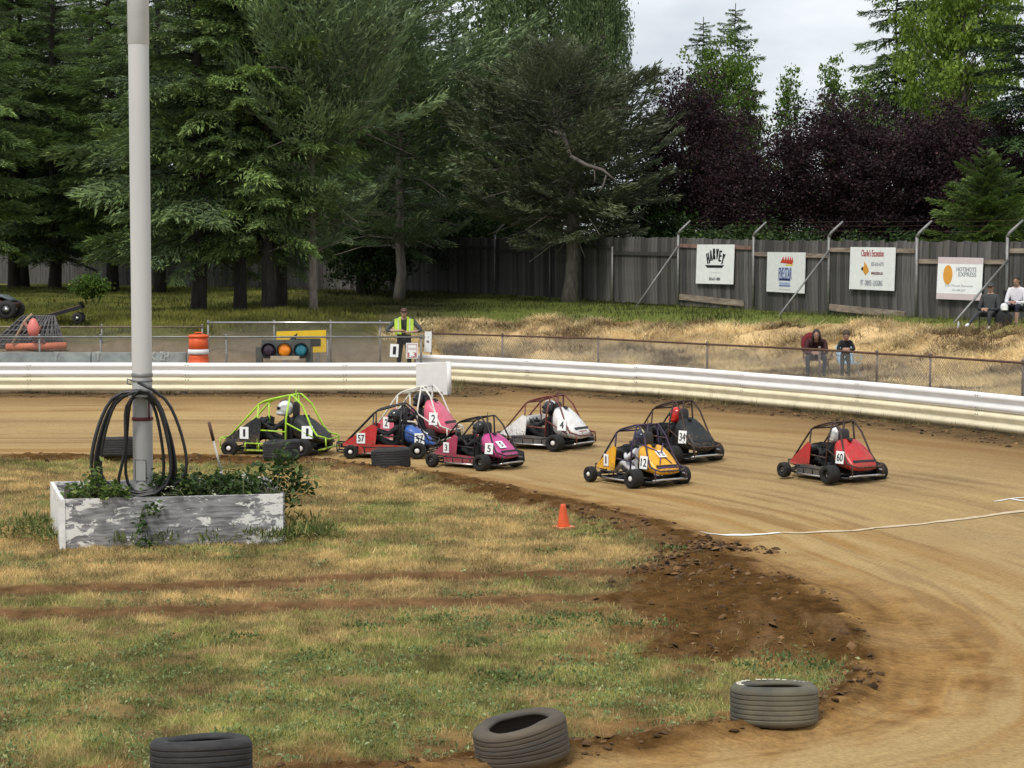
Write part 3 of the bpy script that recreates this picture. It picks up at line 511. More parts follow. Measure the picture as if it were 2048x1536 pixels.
def steel_post(px, Y, btop, brace=None, arm=True, top=None):
    q = Vector(((px-1024)*Y/4100, Y-.14)); zt_ = top if top is not None else ztop(px)+.12; zb = H(q.x, q.y)-.1; mb = MB(); mb.tube([(q.x, q.y, zb), (q.x, q.y, zt_)], .045, 8)
    p = mb.build('post', galv, fence)
    if arm:
        m2 = MB(); m2.tube([(q.x, q.y, zt_-.02), (q.x+.06, q.y-.02, zt_+.1), (q.x+.40, q.y-.1, zt_+.44)], [.055, .045, .03], 7); m2.build('arm', galv, p)
    if brace:
        e = brace; m3 = MB(); m3.tube([(q.x, q.y-.03, e[2]), (e[0], e[1], H(e[0], e[1])-.05)], .03, 6); m3.build('brace', galv, p)
    return (q.x, q.y, zt_)
tops = []
for px, Y, ar, br in ((788, 92, 1, None), (990, 84, 1, None), (1100, 79, 0, None), (1224, 74, 0, None), (1355, 70, 1, (1268, 69, 3.95)), (1505, 67, 1, None), (1655, 62, 1, (1555, 60.2, 3.75)), (1830, 58, 1, None), (2010, 56, 1, (1905, 53.4, 3.45))):
    b = ((br[0]-1024)*br[1]/4100, br[1], br[2]) if br else None; t = steel_post(px, Y, 0, b, ar, None if ar else ztop(px)-.35)
    if ar and px > 1300: tops.append(t)
wm = MB()
for f in (.35, .7, 1):
    for a, b in zip(tops[:-1], tops[1:]):
        A = Vector(a)+Vector((.4*f, -.1*f, .44*f)); B = Vector(b)+Vector((.4*f, -.1*f, .44*f)); wm.tube([A, (A+B)/2+Vector((0, 0, -.03)), B], .003, 3, cap=False)
wm.build('barbed_wire', rusty, fence)
# ------------------------------------------------------------------ lettering
def text_mesh(s, spacing=1.0):
    cu = bpy.data.curves.new('lettering', 'FONT'); cu.body = s; cu.align_x = 'LEFT'; cu.space_character = spacing; cu.resolution_u = 3
    o = bpy.data.objects.new('lettering', cu); COL.objects.link(o); dg = bpy.context.evaluated_depsgraph_get(); me = bpy.data.meshes.new_from_object(o.evaluated_get(dg)); bpy.data.objects.remove(o); bpy.data.curves.remove(cu); return me
def put_text(s, M, cx, cz, w_, h_, m, parent, bold=0, shear=0, name='lettering', off=.004):
    """flat lettering in the local XZ plane facing -Y, centred at cx,cz, fitted to w_ x h_"""
    me = text_mesh(s); n = len(me.vertices); c = np.empty(n*3); me.vertices.foreach_get('co', c); c = c.reshape(-1, 3); lo, hi = c.min(0), c.max(0)
    x = (c[:, 0]-lo[0])/(hi[0]-lo[0]+1e-9)*w_-w_/2+cx; z = (c[:, 1]-lo[1])/(hi[1]-lo[1]+1e-9)*h_-h_/2+cz; x = x+shear*(z-cz)
    me.vertices.foreach_set('co', np.stack([x, np.full(n, -off), z], 1).ravel())
    me.transform(M); me.update(); me.materials.clear(); o = mobj(name, me, m, parent)
    if bold:
        b2 = me.copy(); b2.transform(Matrix.Translation((bold, 0, -.0)))
        mb = MB(); mb.add([v.co for v in me.vertices], [list(p.vertices) for p in me.polygons]); [mb.add([v.co+(M.to_3x3() @ Vector((bold*q, -.0006*q, bold*.3*q))) for v in me.vertices], [list(p.vertices) for p in me.polygons]) for q in ((1,) if bold < .02 else (.33, .66, 1))]
        nm = mb.mesh(name); nm.materials.append(m); o.data = nm
    return o
def ink(name, c): return mat(name, c, .5, var=.06)
INK = ink('black_ink', (.012, .012, .016)); RED = ink('red_ink', (.42, .02, .05)); NAVY = ink('navy_ink', (.03, .05, .22)); BLUE = ink('blue_ink', (.12, .22, .5)); PALEB = ink('pale_blue_ink', (.62, .70, .9)); GREY = ink('grey_ink', (.3, .33, .36)); LGREY = ink('light_grey_ink', (.55, .57, .58)); ORG = ink('orange_ink', (.75, .35, .05)); YEL = ink('yellow_ink', (.85, .7, .12)); PINK = ink('pale_pink_ink', (.66, .55, .56)); FLAME = ink('flame_ink', (.65, .06, .03)); MAR = ink('maroon_ink', (.16, .02, .05))
banner = mat('banner_vinyl', (.90, .92, .91), .45, var=.05)
def fenceY(px):
    for (p, a), (q, b) in zip(zip([f[0] for f in FP], FW), zip([f[0] for f in FP[1:]], FW[1:])):
        if p <= px <= q:
            k = (px-1024)/4100; d = b-a; t = (k*a.y-a.x)/(d.x-k*d.y); return a.y+d.y*t
    return 60
def at_plane(tl, tr, bl, Y0, Y1):
    a = P(*tl, Y0); b = P(*tr, Y1); c = P(*bl, Y0); return a, b, c
def sign(label, pxl, pxr, pyt, pyb, Y0, Y1, shear=0, m=banner, name='banner_sign', th=.015):
    if name == 'banner_sign': Y0 = fenceY(pxl)-.14; Y1 = fenceY(pxr)-.14
    a = P(pxl, pyt[0], Y0); b = P(pxr, pyt[1], Y1); c = P(pxl, pyb, Y0); w_ = (b-a).length; h_ = (a-c).length; cen = (a+b)/2+Vector((0, 0, -h_/2))
    X = (b-a).normalized(); Z = Vector((0, 0, 1)); Y_ = Z.cross(X).normalized(); M = Matrix((X, Y_, Z)).transposed().to_4x4()
    M[0][2] += shear*X.x; M[1][2] += shear*X.y; M[2][2] += shear*X.z
    t = thing(name, label, 'banner' if name == 'banner_sign' else 'sign', cen); mb = MB(); mb.plate([(-w_/2, 0, -h_/2), (w_/2, 0, -h_/2), (w_/2, 0, h_/2), (-w_/2, 0, h_/2)], th, M=M); mb.build('panel', m, t); return t, M, w_, h_
def poly(pts, m, t, M, off=.004, name='emblem'):
    mb = MB(); mb.plate([(a, -off, b) for a, b in pts], .002, M=M); return mb.build(name, m, t)
t, M, w_, h_ = sign('white banner with arched black letters and black bar, leftmost on the fence', 1393, 1468, (489, 489), 567, 69.0, 67.6, .045)
for i, (ch, x, z, r_) in enumerate(zip('HARVEY', (-.37, -.23, -.07, .08, .23, .37), (.18, .28, .33, .33, .27, .17), (.25, .14, .03, -.05, -.15, -.3))):
    put_text(ch, M @ Matrix.Translation((x, 0, z)) @ Matrix.Rotation(-r_, 4, 'Y'), 0, 0, .10, .36, INK, t, bold=.045)
poly([(-.5, -.03), (-.38, -.12), (.36, -.12), (.46, -.03)], INK, t, M); put_text('Trucking Co', M, 0, -.28, .55, .06, LGREY, t); put_text('503-631-1800', M, 0, -.49, .55, .10, INK, t, bold=.008)
t, M, w_, h_ = sign('white banner with red flames over blue lettering', 1534, 1610, (504, 505), 583, 65.6, 64.0, .045)
poly([(-.38, .30), (-.16, .50), (-.10, .36), (.02, .52), (.08, .36), (.19, .52), (.25, .36), (.35, .52), (.40, .36), (.48, .50), (.52, .34), (.46, .26), (-.1, .29)], FLAME, t, M); poly([(.02, .21), (.5, .21), (.5, .255), (.02, .255)], YEL, t, M)
poly([(-.50, -.26), (-.42, .17), (.47, .17), (.40, -.26)], PALEB, t, M, .003); put_text('FIVE STAR', M, -.02, -.03, .92, .34, NAVY, t, bold=.012, off=.007); poly([(-.45, -.26), (.36, -.26), (.36, -.19), (-.45, -.19)], NAVY, t, M, .005)
poly([(-.42, -.40), (.36, -.40), (.37, -.30), (-.42, -.30)], PALEB, t, M, .006); poly([(-.44, -.44), (.35, -.44), (.35, -.405), (-.44, -.405)], BLUE, t, M, .0065); put_text('CONSTRUCTION CO', M, -.04, -.35, .7, .055, BLUE, t, off=.009); put_text('fivestarexcavating.com', M, -.02, -.54, .82, .05, GREY, t)
t, M, w_, h_ = sign('white banner with maroon heading, phone number and orange digger drawing', 1700, 1790, (494, 495), 578, 61.2, 59.8, .045)
put_text("Charlie's Excavation", M, 0, .45, 1.12, .2, RED, t, bold=.01); put_text('503-630-4773', M, .26, .13, .62, .11, GREY, t, bold=.008); put_text('www.excavator.com', M, .26, -.13, .58, .09, MAR, t, bold=.005); put_text('PIT - DRIVES - LOGGING', M, 0, -.42, 1.1, .16, GREY, t, bold=.01)
poly([(-.5, -.02), (-.40, .07), (-.38, .22), (-.33, .15), (-.28, .12), (-.18, 0), (-.14, -.08), (-.32, -.2)], ORG, t, M); poly([(-.54, -.02), (-.48, .06), (-.42, .0), (-.47, -.07)], INK, t, M, .007)
t, M, w_, h_ = sign('white banner with orange oval and pale pink bands, rightmost on the fence', 1875, 1965, (514, 516), 598, 57.2, 55.8, .045)
poly([(-w_/2+.004, h_/2-.17), (w_/2-.004, h_/2-.17), (w_/2-.004, h_/2-.004), (-w_/2+.004, h_/2-.004)], PINK, t, M); poly([(-w_/2+.004, -h_/2+.004), (w_/2-.004, -h_/2+.004), (w_/2-.004, -h_/2+.17), (-w_/2+.004, -h_/2+.17)], PINK, t, M)
poly([(-.38+.15*math.cos(a), .1+.27*math.sin(a)) for a in np.linspace(0, 2*math.pi, 25)[:-1]], ORG, t, M, .005); put_text('HOTSHOTS', M, .2, .26, .62, .12, GREY, t, bold=.01); put_text('EXPRESS', M, .24, .12, .56, .12, GREY, t, bold=.01)
put_text('2233 Powell, Rainwater', M, 0, -.20, .92, .07, GREY, t); put_text('503-489-2277', M, .0, -.32, .42, .06, GREY, t)
# ------------------------------------------------------------------ guard rails
railp = mat('rail_white_paint', (.88, .87, .85), .42, var=.05, sc=3, dust=.16, dustc=(.40, .31, .20), stretch=(.35, 1, 1)); raily = mat('rail_dusty_paint', (.86, .78, .55), .5, var=.10, sc=4, dust=.18, dustc=(.42, .31, .15), stretch=(.35, 1, 1)); postw = mat('weathered_post', (.17, .14, .11), .9, var=.3)
WPROF = [(-.0, .335), (.02, .33), (.065, .285), (.065, .235), (.015, .185), (.015, .15), (.065, .10), (.065, .05), (.02, .005), (0, 0)]
def beam(pts, z0, m, parent, name='beam', prof=WPROF):
    """pts: 2-d polyline, camera side on the right of travel"""
    pts = [Vector(p) for p in pts]; V = []; n = len(prof)
    for i, p in enumerate(pts):
        d = (pts[min(i+1, len(pts)-1)]-pts[max(i-1, 0)]).normalized(); nr = Vector((d.y, -d.x))
        for o_, z in prof: q = p+nr*o_; V.append((q.x, q.y, z0+z))
        for o_, z in prof: q = p+nr*(o_-.006); V.append((q.x, q.y, z0+z))
    F_ = []; L = 2*n
    for i in range(len(pts)-1):
        for k in range(n-1):
            F_.append((i*L+k, i*L+k+1, (i+1)*L+k+1, (i+1)*L+k)); F_.append((i*L+n+k+1, i*L+n+k, (i+1)*L+n+k, (i+1)*L+n+k+1))
    mb = MB(); mb.add(V, F_, True); return mb.build(name, m, parent)
def resample(pts, step):
    pts = [Vector(p) for p in pts]; outp = []; seg = [(b-a).length for a, b in zip(pts[:-1], pts[1:])]; T = sum(seg); n = max(1, round(T/step))
    def at(s_):
        for (a, b), l in zip(zip(pts[:-1], pts[1:]), seg):
            if s_ <= l+1e-9: return a.lerp(b, min(1, s_/l))
            s_ -= l
        return pts[-1]
    return [at(T*i/n) for i in range(n+1)]
def smooth2(pts):
    for _ in range(2):
        q = [pts[0]]
        for a, b in zip(pts[:-1], pts[1:]): q += [a.lerp(b, .25), a.lerp(b, .75)]
        pts = q+[pts[-1]]
    return pts
def guard(name, label, pts, zb, zt_):
    t = thing(name, label, 'guard rail', (pts[0][0], pts[0][1], 0)); t.location = (0, 0, 0)
    line = resample(smooth2([Vector(p) for p in pts]), 1.27); 
    for i in range(0, len(line)-1, 3):
        seg = line[i:i+4]
        if len(seg) < 2: break
        ext = seg[-1]+(seg[-1]-seg[-2]).normalized()*.06; seg = seg[:-1]+[ext]; off = Vector((0, -.008 if (i//3) % 2 else 0)); seg = [p+off for p in seg]
        dz = random.uniform(-.008, .008); beam(seg, zb+.345+dz, railp, t); b = beam(seg, zb+dz, raily, t, 'lower_beam')
        mb = MB()
        for q in (seg[0],):
            d = (seg[1]-seg[0]).normalized(); nr = Vector((d.y, -d.x))
            for dx in (.05, .12):
                for z in (.05, .28, .395, .625):
                    c = q+d*dx+nr*.066; mb.ball((c.x, c.y, zb+z), .014, n=6, m=4)
        mb.build('bolts', galv, b)
        for q in (line[i],):
            d = (line[min(i+1, len(line)-1)]-line[i]).normalized(); nr = Vector((d.y, -d.x)); c = q-nr*.09; hz = H(c.x, c.y)-.25
            mb = MB(); mb.box((0, 0, (hz+zb+.66)/2), (.15, .16, zb+.66-hz), M=Matrix.Translation((c.x, c.y, 0)) @ Matrix.Rotation(math.atan2(d.y, d.x), 4, 'Z')); mb.build('rail_post', postw, t)
    return t
gl = guard('guard_rail', 'straight white steel guard rail along the back straight, left section ending in a plate', [(-19, 48.5), (-10, 48.5), (-1.55, 48.5)], .34, 1.03)
endp = mat('end_plate_paint', (.80, .80, .78), .5, var=.04, dust=.04); a = P(832, 728, 48.33); b = P(897, 798, 48.33); mb = MB()
mb.plate([(a.x, 48.34, .36), (b.x-.14, 48.34, .34), (b.x-.14, 48.34, .25), (b.x, 48.34, .25), (b.x, 48.34, 1.035), (a.x, 48.34, 1.0)], .02); mb.tube([(b.x, 48.40, .17), (b.x, 48.40, 1.05)], .07, 10); mb.build('end_plate', endp, gl)
RR = [(-2.5, 53.5), (-1.6, 52.9), (.3, 51.0), (2.1, 49), (3.8, 46.8), (5.17, 44.5), (6.87, 41.7), (8.1, 39.1), (9.14, 36.6), (10.6, 33), (12, 29.5)]
gr_ = guard('guard_rail', 'curved white steel guard rail sweeping round the right side with yellow dusty lower edge', RR, .32, 1.0)
# ------------------------------------------------------------------ chain link
def chain_fence(label, pts, zt_, post_px, hgt, railm, postm, meshm, name='chain_link_fence', r=.024, dens=.075):
    t = thing(name, label, 'fence'); pts = [Vector(p) for p in pts]
    mb = MB(); mb.tube([(p.x, p.y, zt_) for p in pts], r, 7); mb.build('top_rail', railm, t)
    for p in post_px:
        x, y = p; z = H(x, y); m2 = MB(); m2.tube([(x, y+.03, z-.15), (x, y+.03, zt_+.02)], .026, 7); m2.ball((x, y+.03, zt_+.04), .035, n=7, m=5); m2.build('post', postm, t)
    L = sum((b-a).length for a, b in zip(pts[:-1], pts[1:])); fine = resample(pts, .25); wv = .0028; m3 = MB(); V = []; F_ = []
    zb = [H(p.x, p.y)+.02 for p in fine]; 
    def at(s_):
        f = max(0, min(len(fine)-1.001, s_/L*(len(fine)-1))); i = int(f); q = fine[i].lerp(fine[i+1], f-i); return q.x, q.y, zb[i]+(zb[i+1]-zb[i])*(f-i)
    s_ = -hgt
    while s_ < L:
        for sgn in (1, -1):
            s0, s1 = (s_, s_+hgt) if sgn > 0 else (s_+hgt, s_)
            if min(s0, s1) < 0 or max(s0, s1) > L: continue
            x0, y0, z0 = at(s0); x1, y1, z1 = at(s1); b = len(V); wx = wv*1.4
            V += [(x0-wx, y0+.03*sgn*.2, z0), (x0+wx, y0+.03*sgn*.2, z0), (x1+wx, y1+.006*sgn, zt_), (x1-wx, y1+.006*sgn, zt_)]; F_.append((b, b+1, b+2, b+3))
        s_ += dens
    tag(mobj('wire_mesh', np_mesh('wire_mesh', V, F_), meshm, t), kind='stuff'); return t
def xy(px, Y): return ((px-1024)*Y/4100, Y)
chain_fence('low galvanised chain link fence just behind the left guard rail', [xy(-250, 52.3), xy(500, 52.3), xy(850, 52.3)], 1.49, [xy(78, 52.3), xy(200, 52.3), xy(452, 52.3), xy(655, 52.3), xy(842, 52.3)], 1.0, galv, galv, galv)
chain_fence('rear chain link fence with pale brown rail behind the concrete wall', [xy(-250, 57), xy(405, 57)], 1.60, [xy(-60, 57), xy(203, 57), xy(404, 57)], .85, mat('brown_pipe', (.24, .19, .14), .6, .3, var=.3), galv, galv)
cf = chain_fence('taller chain link panel with bright top rail behind the traffic light box', [xy(414, 56), (xy(600, 56)), xy(785, 55.6)], 1.75, [xy(416, 56), xy(548, 56), xy(661, 56), xy(760, 55.7)], .95, chrome, galv, galv, r=.03)
RF = [xy(862, 54.6), xy(1005, 53.0), xy(1197, 50.9), xy(1415, 47.4), xy(1640, 44.5), xy(1755, 42.6), xy(1862, 41.2), xy(2048, 38.6), xy(2300, 34.5)]
chain_fence('long low chain link fence with rusty top rail following the curved guard rail', RF, 1.50, RF[:1]+RF[1:-1]+[xy(2160, 36.6)], .7, rusty, mat('dull_post', (.22, .17, .15), .6, .4, var=.3), galv)
# ------------------------------------------------------------------ concrete wall sections, drum, signs
jers = [(-.3, 0), (.3, 0), (.3, .07), (.17, .24), (.09, .74), (-.09, .74), (-.17, .24), (-.3, .07)]
conc2 = mat('stained_concrete', (.25, .27, .26), .9, var=.3, sc=3, dust=.25, dustc=(.08, .09, .08), bump=.4); graf = mat('faded_graffiti', (.46, .48, .45), .8, var=.25, sc=9)
for i, (x0, x1) in enumerate(((-190, -8), (-6, 182), (184, 372))):
    a = xy(x0, 50.6); b = xy(x1, 50.6); g = H((a[0]+b[0])/2, 50.6); mb = MB(); V = [(a[0], 50.6-y, g+z-.02) for y, z in jers]+[(b[0], 50.6-y, g+z-.02) for y, z in jers]
    mb.add(V, [tuple(range(8)), tuple(range(15, 7, -1))]+[(k, k+8, (k+1) % 8+8, (k+1) % 8) for k in range(8)])
    o = thing('concrete_barrier', ('grey concrete barrier block mostly cut off by the left edge', 'grey stained concrete barrier block beneath the orange drag beam', 'grey concrete barrier block with faded scrawled letters beside the white pole')[i], 'barrier', (0, 0, 0), 0, 'concrete barrier blocks behind the left guard rail'); mb.build('block', conc2, o)
    if i == 2:
        for tx, px, w_ in (('Y', 112, .10), ('T', 196, .13), ('K', 314, .16), ('ZH', 336, .22)): q = P(px-(0 if px < 300 else 8), 712, 50.46); put_text(tx, Matrix.Translation(q), 0, 0, w_, .22, graf, o)
ora = mat('orange_plastic', (.72, .10, .02), .5, var=.12, dust=.08); wht = mat('reflective_white', (.75, .75, .74), .4, var=.05, dust=.08)
bq = P(396, 724, 50.0); g0 = H(bq.x, 50.1)
blk = MB(); blk.box((0, 0, .15), (.7, .5, .34)); o = blk.build('concrete_footing', conc2); o.location = (bq.x, 50.1, g0); tag(o, 'grey concrete block under the orange drum', 'block')
dr = thing('traffic_drum', 'orange and white traffic drum beside the end of the barrier blocks', 'traffic drum', (bq.x, 50.1, g0+.32))
mb = MB(); R_ = .26; mb.lathe([(R_, 0), (R_, .18), (R_-.012, .19), (R_-.012, .29)], 24, cap=False); mb.build('base_band', ora, dr)
mb = MB(); mb.lathe([(R_-.013, .04), (R_-.011, .17)], 24, cap=False)
for z0, z1, m, nm in ((.06, .19, wht, 'white_band'), (.19, .38, ora, 'orange_band'), (.38, .50, wht, 'white_band'), (.50, .78, ora, 'orange_band')):
    rr = R_+.004 if m is wht else R_-.02; q = MB(); q.lathe([(rr-.02, z0), (rr, z0+.01), (rr-.008, z1-.01), (rr-.024, z1)], 24); q.build(nm, m, dr)
q = MB(); q.lathe([(R_-.03, .78), (R_-.005, .80), (R_-.005, .83), (R_-.05, .86), (.1, .865)], 24); q.tube([(-.09, 0, .86), (-.08, 0, .91), (.08, 0, .91), (.09, 0, .86)], .016, 6); q.build('lid', ora, dr)
# yellow arrow sign
yel = mat('yellow_sign_paint', (.80, .52, .02), .5, var=.06)
t, M, w_, h_ = sign('yellow sign with black left pointing arrow half hidden by the signal box', 553, 652, (663, 660), 707, 54.2, 54.0, 0, yel, 'arrow_sign')
poly([(-.42, .0), (-.10, .24), (-.14, .09), (.53, .07), (.53, -.13), (-.14, -.13), (-.10, -.24)], blackm, t, M, .008); mb = MB()
for sx in (-.45, .45): mb.box((sx, .03, -.25-.35), (.05, .04, 1.3), M=M)
mb.build('support', galv, t)
# traffic light box
sx = P(570, 700, 51.6); g0 = H(sx.x, 51.6); box_m = mat('signal_housing', (.07, .085, .08), .6, var=.25, dust=.3); t = thing('traffic_light', 'horizontal signal box with dark, amber and teal lamps behind the rail', 'traffic light', (sx.x, 51.6, sx.z))
mb = MB(); mb.box((.02, .12, .02), (1.22, .24, .46)); mb.box((-.66, .12, -.18), (.16, .2, .5)); mb.box((.60, .12, -.22), (.16, .2, .6)); mb.build('housing', box_m, t)
for px, nm, c, e in ((537, 'dark_lens', (.05, .03, .05), 0), (569, 'amber_lens', (.85, .25, .02), .08), (602, 'teal_lens', (.03, .20, .26), 0)):
    x = (px-570)*51.6/4100; mb = MB(); mb.lathe([(.185, 0), (.19, .05), (.18, .09), (.172, .09), (.17, 0)], 24, M=Matrix.Translation((x, 0, 0)) @ Matrix.Rotation(math.pi/2, 4, 'X'), cap=False); hd = mb.build('visor', blackp, t)
    mb = MB(); mb.lathe([(.165, 0), (.15, .03), (.09, .05), (.02, .055)], 24, M=Matrix.Translation((x, 0, 0)) @ Matrix.Rotation(math.pi/2, 4, 'X')); mb.build(nm, mat(nm, c, .25, var=.3, sc=14, emit=e), t)
plk = MB(); plk.box((0, 0, 0), (.72, .05, .10)); o = plk.build('timber_offcut', mat('pale_timber', (.42, .36, .26), .8)); o.location = P(570, 716, 51.3); tag(o, 'pale timber plank under the signal box lamps', 'plank')
def hang_sign(name, label, px0, px1, py0, py1, Y, texts, border=None, rot=0):
    a = P(px0, py0, Y); b = P(px1, py1, Y); w_, h_ = b.x-a.x, a.z-b.z; c = (a+b)/2; t = thing(name, label, 'sign', c, 0); t.rotation_euler = (0, rot, 0); mb = MB(); mb.plate([(-w_/2, 0, -h_/2), (w_/2, 0, -h_/2), (w_/2, 0, h_/2), (-w_/2, 0, h_/2)], .01); mb.build('panel', banner, t)
    if border:
        mb = MB(); mb.tube([(-w_/2+.03, -.003, -h_/2+.03), (w_/2-.03, -.003, -h_/2+.03), (w_/2-.03, -.003, h_/2-.03), (-w_/2+.03, -.003, h_/2-.03)], .008, 4, closed=True); mb.build('border', border, t)
    for s_, cx, cz, tw, th, m in texts: put_text(s_, Matrix.Identity(4), cx, cz, tw, th, m, t, bold=.01)
    return t
hang_sign('number_board', 'small white board with black 1 hung on the fence below the flagger', 780, 797, 688, 714, 52.15, [('1', 0, 0, .07, .2, INK)], rot=.06)
hang_sign('class_board', 'white board with maroon border and numbers hung at the flagger right hip', 812, 836, 686, 717, 52.15, [('1.3', 0, -.1, .2, .11, RED), ('MAIN', 0, .05, .18, .06, PINK)], RED)
hang_sign('marker_post_sign', 'narrow upright white sign with small maroon mark beside the flagger', 849, 863, 663, 704, 53.2, [('R', 0, 0, .07, .06, MAR), ('I', 0, .12, .02, .06, PINK)], rot=.03)
# ------------------------------------------------------------------ equipment at the left
red_f = mat('faded_red_plastic', (.72, .20, .17), .5, var=.1); ora2 = mat('orange_steel', (.62, .17, .08), .55, var=.2, dust=.15); rust2 = mat('rusty_timber', (.20, .14, .10), .9, var=.3)
def gl_(px, Y): x = (px-1024)*Y/4100; return Vector((x, Y, H(x, Y)))
b0 = gl_(72, 56); t = thing('track_drag', 'track drag with orange beam, leaning rake arms and grey chain mat', 'track drag', b0)
mb = MB(); mb.tube([(-.82, 0, .12), (.82, 0, .16)], .095, 12); mb.build('beam', ora2, t)
mb = MB(); mb.tube([(-.62, -.12, .22), (-.30, .05, .85), (-.12, .1, 1.02)], .04, 8); mb.build('arm', mat('tan_steel', (.36, .27, .18), .7, var=.2), t)
mb = MB(); mb.tube([(-.35, 0, .8), (.25, -.05, .22)], .045, 8); mb.tube([(-.1, .05, .2), (.12, .05, .7)], .03, 6); mb.build('arm', mat('red_brown_steel', (.26, .12, .09), .7, var=.2), t)
cm = MB()
for i in range(12):
    f = i/11; cm.tube([(-1.3+f*1.9, .25, .18), (-.55+f*.9, .75, .95)], .022, 5); 
for i in range(7):
    f = i/6; cm.tube([(-1.3+.75*f, .24+.5*f, .18+.77*f), (.72-.4*f, .24+.5*f, .18+.77*f)], .02, 5)
for i in range(9):
    f = i/8; cm.tube([(-.9+f*1.4, .23, .18), (-.1+f*.45, .73, .95)], .022, 5)
cm.build('chain_mat', mat('grey_rubber_mat', (.11, .105, .105), .9, var=.3), t)
pl_ = MB(); pl_.plate([(-1.35, .3, .15), (.75, .3, .15), (.35, .8, .97), (-.5, .8, .97)], .03); pl_.build('mat_backing', mat('mat_backing', (.085, .08, .08), .95, var=.4), t)
q = P(67, 655, 55.8); mb = MB(); mb.lathe([(.04, -.25), (.13, -.2), (.165, -.08), (.16, .02), (.12, .14), (.075, .22), (.03, .25)], 20, M=Matrix.Translation(q)); mb.tube([q+Vector((-.17, 0, -.02)), q+Vector((.17, 0, -.02))], .02, 6)
o = mb.build('float_buoy', red_f); tag(o, 'faded red plastic float standing on the track drag', 'float')
# flat trailer
b0 = gl_(140, 59.3); t = thing('flat_trailer', 'small tilted flatbed trailer with grey plank deck on the slope', 'trailer', b0, .12)
M = Matrix.Rotation(-.28, 4, 'Y')
for i in range(6): mb = MB(); mb.box((0, -.42+i*.17, .42), (.95, .155, .05), M=M); mb.build('deck_board', rust2, t)
mb = MB(); mb.box((0, -.5, .38), (1.0, .04, .1), M=M); mb.box((0, .5, .38), (1.0, .04, .1), M=M); mb.tube([(-.4, 0, .25), (-.85, 0, .1), (-1.0, 0, .12)], .03, 6); mb.box((.47, 0, .46), (.04, 1.0, .14), M=M); mb.build('frame', blackp, t)
def wheel_small(parent, c, R, w_, nm='wheel'):
    mb = MB(); mb.lathe([(R*.55, -w_/2), (R*.92, -w_/2), (R, -w_*.3), (R, w_*.3), (R*.92, w_/2), (R*.55, w_/2)], 20, M=Matrix.Translation(c) @ Matrix.Rotation(math.pi/2, 4, 'X'), cap=False); o = mb.build(nm, rubber, parent)
    m2 = MB(); m2.lathe([(R*.56, -w_*.4), (R*.4, -w_*.1), (.03, -w_*.1), (.03, w_*.1), (R*.4, w_*.1), (R*.56, w_*.4)], 16, M=Matrix.Translation(c) @ Matrix.Rotation(math.pi/2, 4, 'X')); m2.build('rim', chrome, o); return o
for y in (-.6, .6): wheel_small(t, (.25, y*.75, .17), .16, .12)
# dark utility vehicle cut by the left edge
b0 = gl_(-6, 60); t = thing('utility_vehicle', 'dark utility buggy cut off by the left edge behind the drag', 'buggy', b0)
mb = MB(); mb.loft([(-.9, .5, .35, .6), (-.6, .55, .3, .72), (.1, .55, .3, .62), (.35, .52, .3, .5), (.62, .5, .32, .46)], M=Matrix.Identity(4)); mb.build('body', mat('dark_red_body', (.06, .02, .02), .45), t)
mb = MB(); mb.box((-.25, 0, .78), (.5, .9, .12)); mb.box((-.5, 0, .95), (.12, .9, .35)); mb.build('seat', blackm, t); mb = MB(); mb.loft([(-.1, .48, .62, .74), (.25, .45, .60, .70), (.5, .4, .5, .56)]); mb.build('hood', mat('grey_hood', (.12, .14, .15), .3, var=.3), t)
mb = MB(); mb.tube([(.05, 0, .6), (-.05, 0, .85)], .02, 6); mb.lathe([(.16, 0), (.18, .015), (.16, .03)], 18, M=Matrix.Translation((-.05, 0, .86)) @ Matrix.Rotation(-.5, 4, 'Y'), cap=False); mb.build('steering_wheel', blackm, t)
for x in (-.6, .42):
    for y in (-.52, .52): wheel_small(t, (x, y, .27), .27, .2)
# ------------------------------------------------------------------ tyres lying on the ground
def tyre_proto(worn, R_=.325, Hh=.265, grooves=6):
    mb = MB(); pr = [(.205, .02), (.215, .0), (.262, .0), (.300, .006), (.318, .022)]
    gz_ = [Hh*(.20+.60*i/(grooves-1)) for i in range(grooves)]; pr += [(R_-.001, .034)]
    for z0 in gz_: pr += [(R_, z0-.0085), (R_, z0-.0045), (R_-.005, z0-.0035), (R_-.005, z0+.0035), (R_, z0+.0045), (R_, z0+.0085)]
    pr += [(R_-.001, Hh-.034)]
    pr += [(.318, Hh-.022), (.300, Hh-.006), (.262, Hh), (.215, Hh-.012), (.205, Hh-.03), (.215, Hh-.035), (.275, Hh-.05), (.295, Hh/2), (.275, .05), (.215, .035), (.205, .02)]
    V = [(r*math.cos(2*math.pi*k/48), r*math.sin(2*math.pi*k/48), z) for r, z in pr for k in range(48)]
    mb.add(V, [(i*48+k, i*48+(k+1) % 48, (i+1)*48+(k+1) % 48, (i+1)*48+k) for i in range(len(pr)-1) for k in range(48)], True); me = mb.mesh('carcass'); rr = random.Random(worn); q1, q2 = rr.random()*6, rr.random()*6
    for v in me.vertices:
        a = math.atan2(v.co.y, v.co.x); v.co *= 1+.010*math.sin(2*a+q1)+.005*math.sin(5*a+q2); v.co.z += .004*math.sin(3*a+q2)*(v.co.z/Hh)
    return me
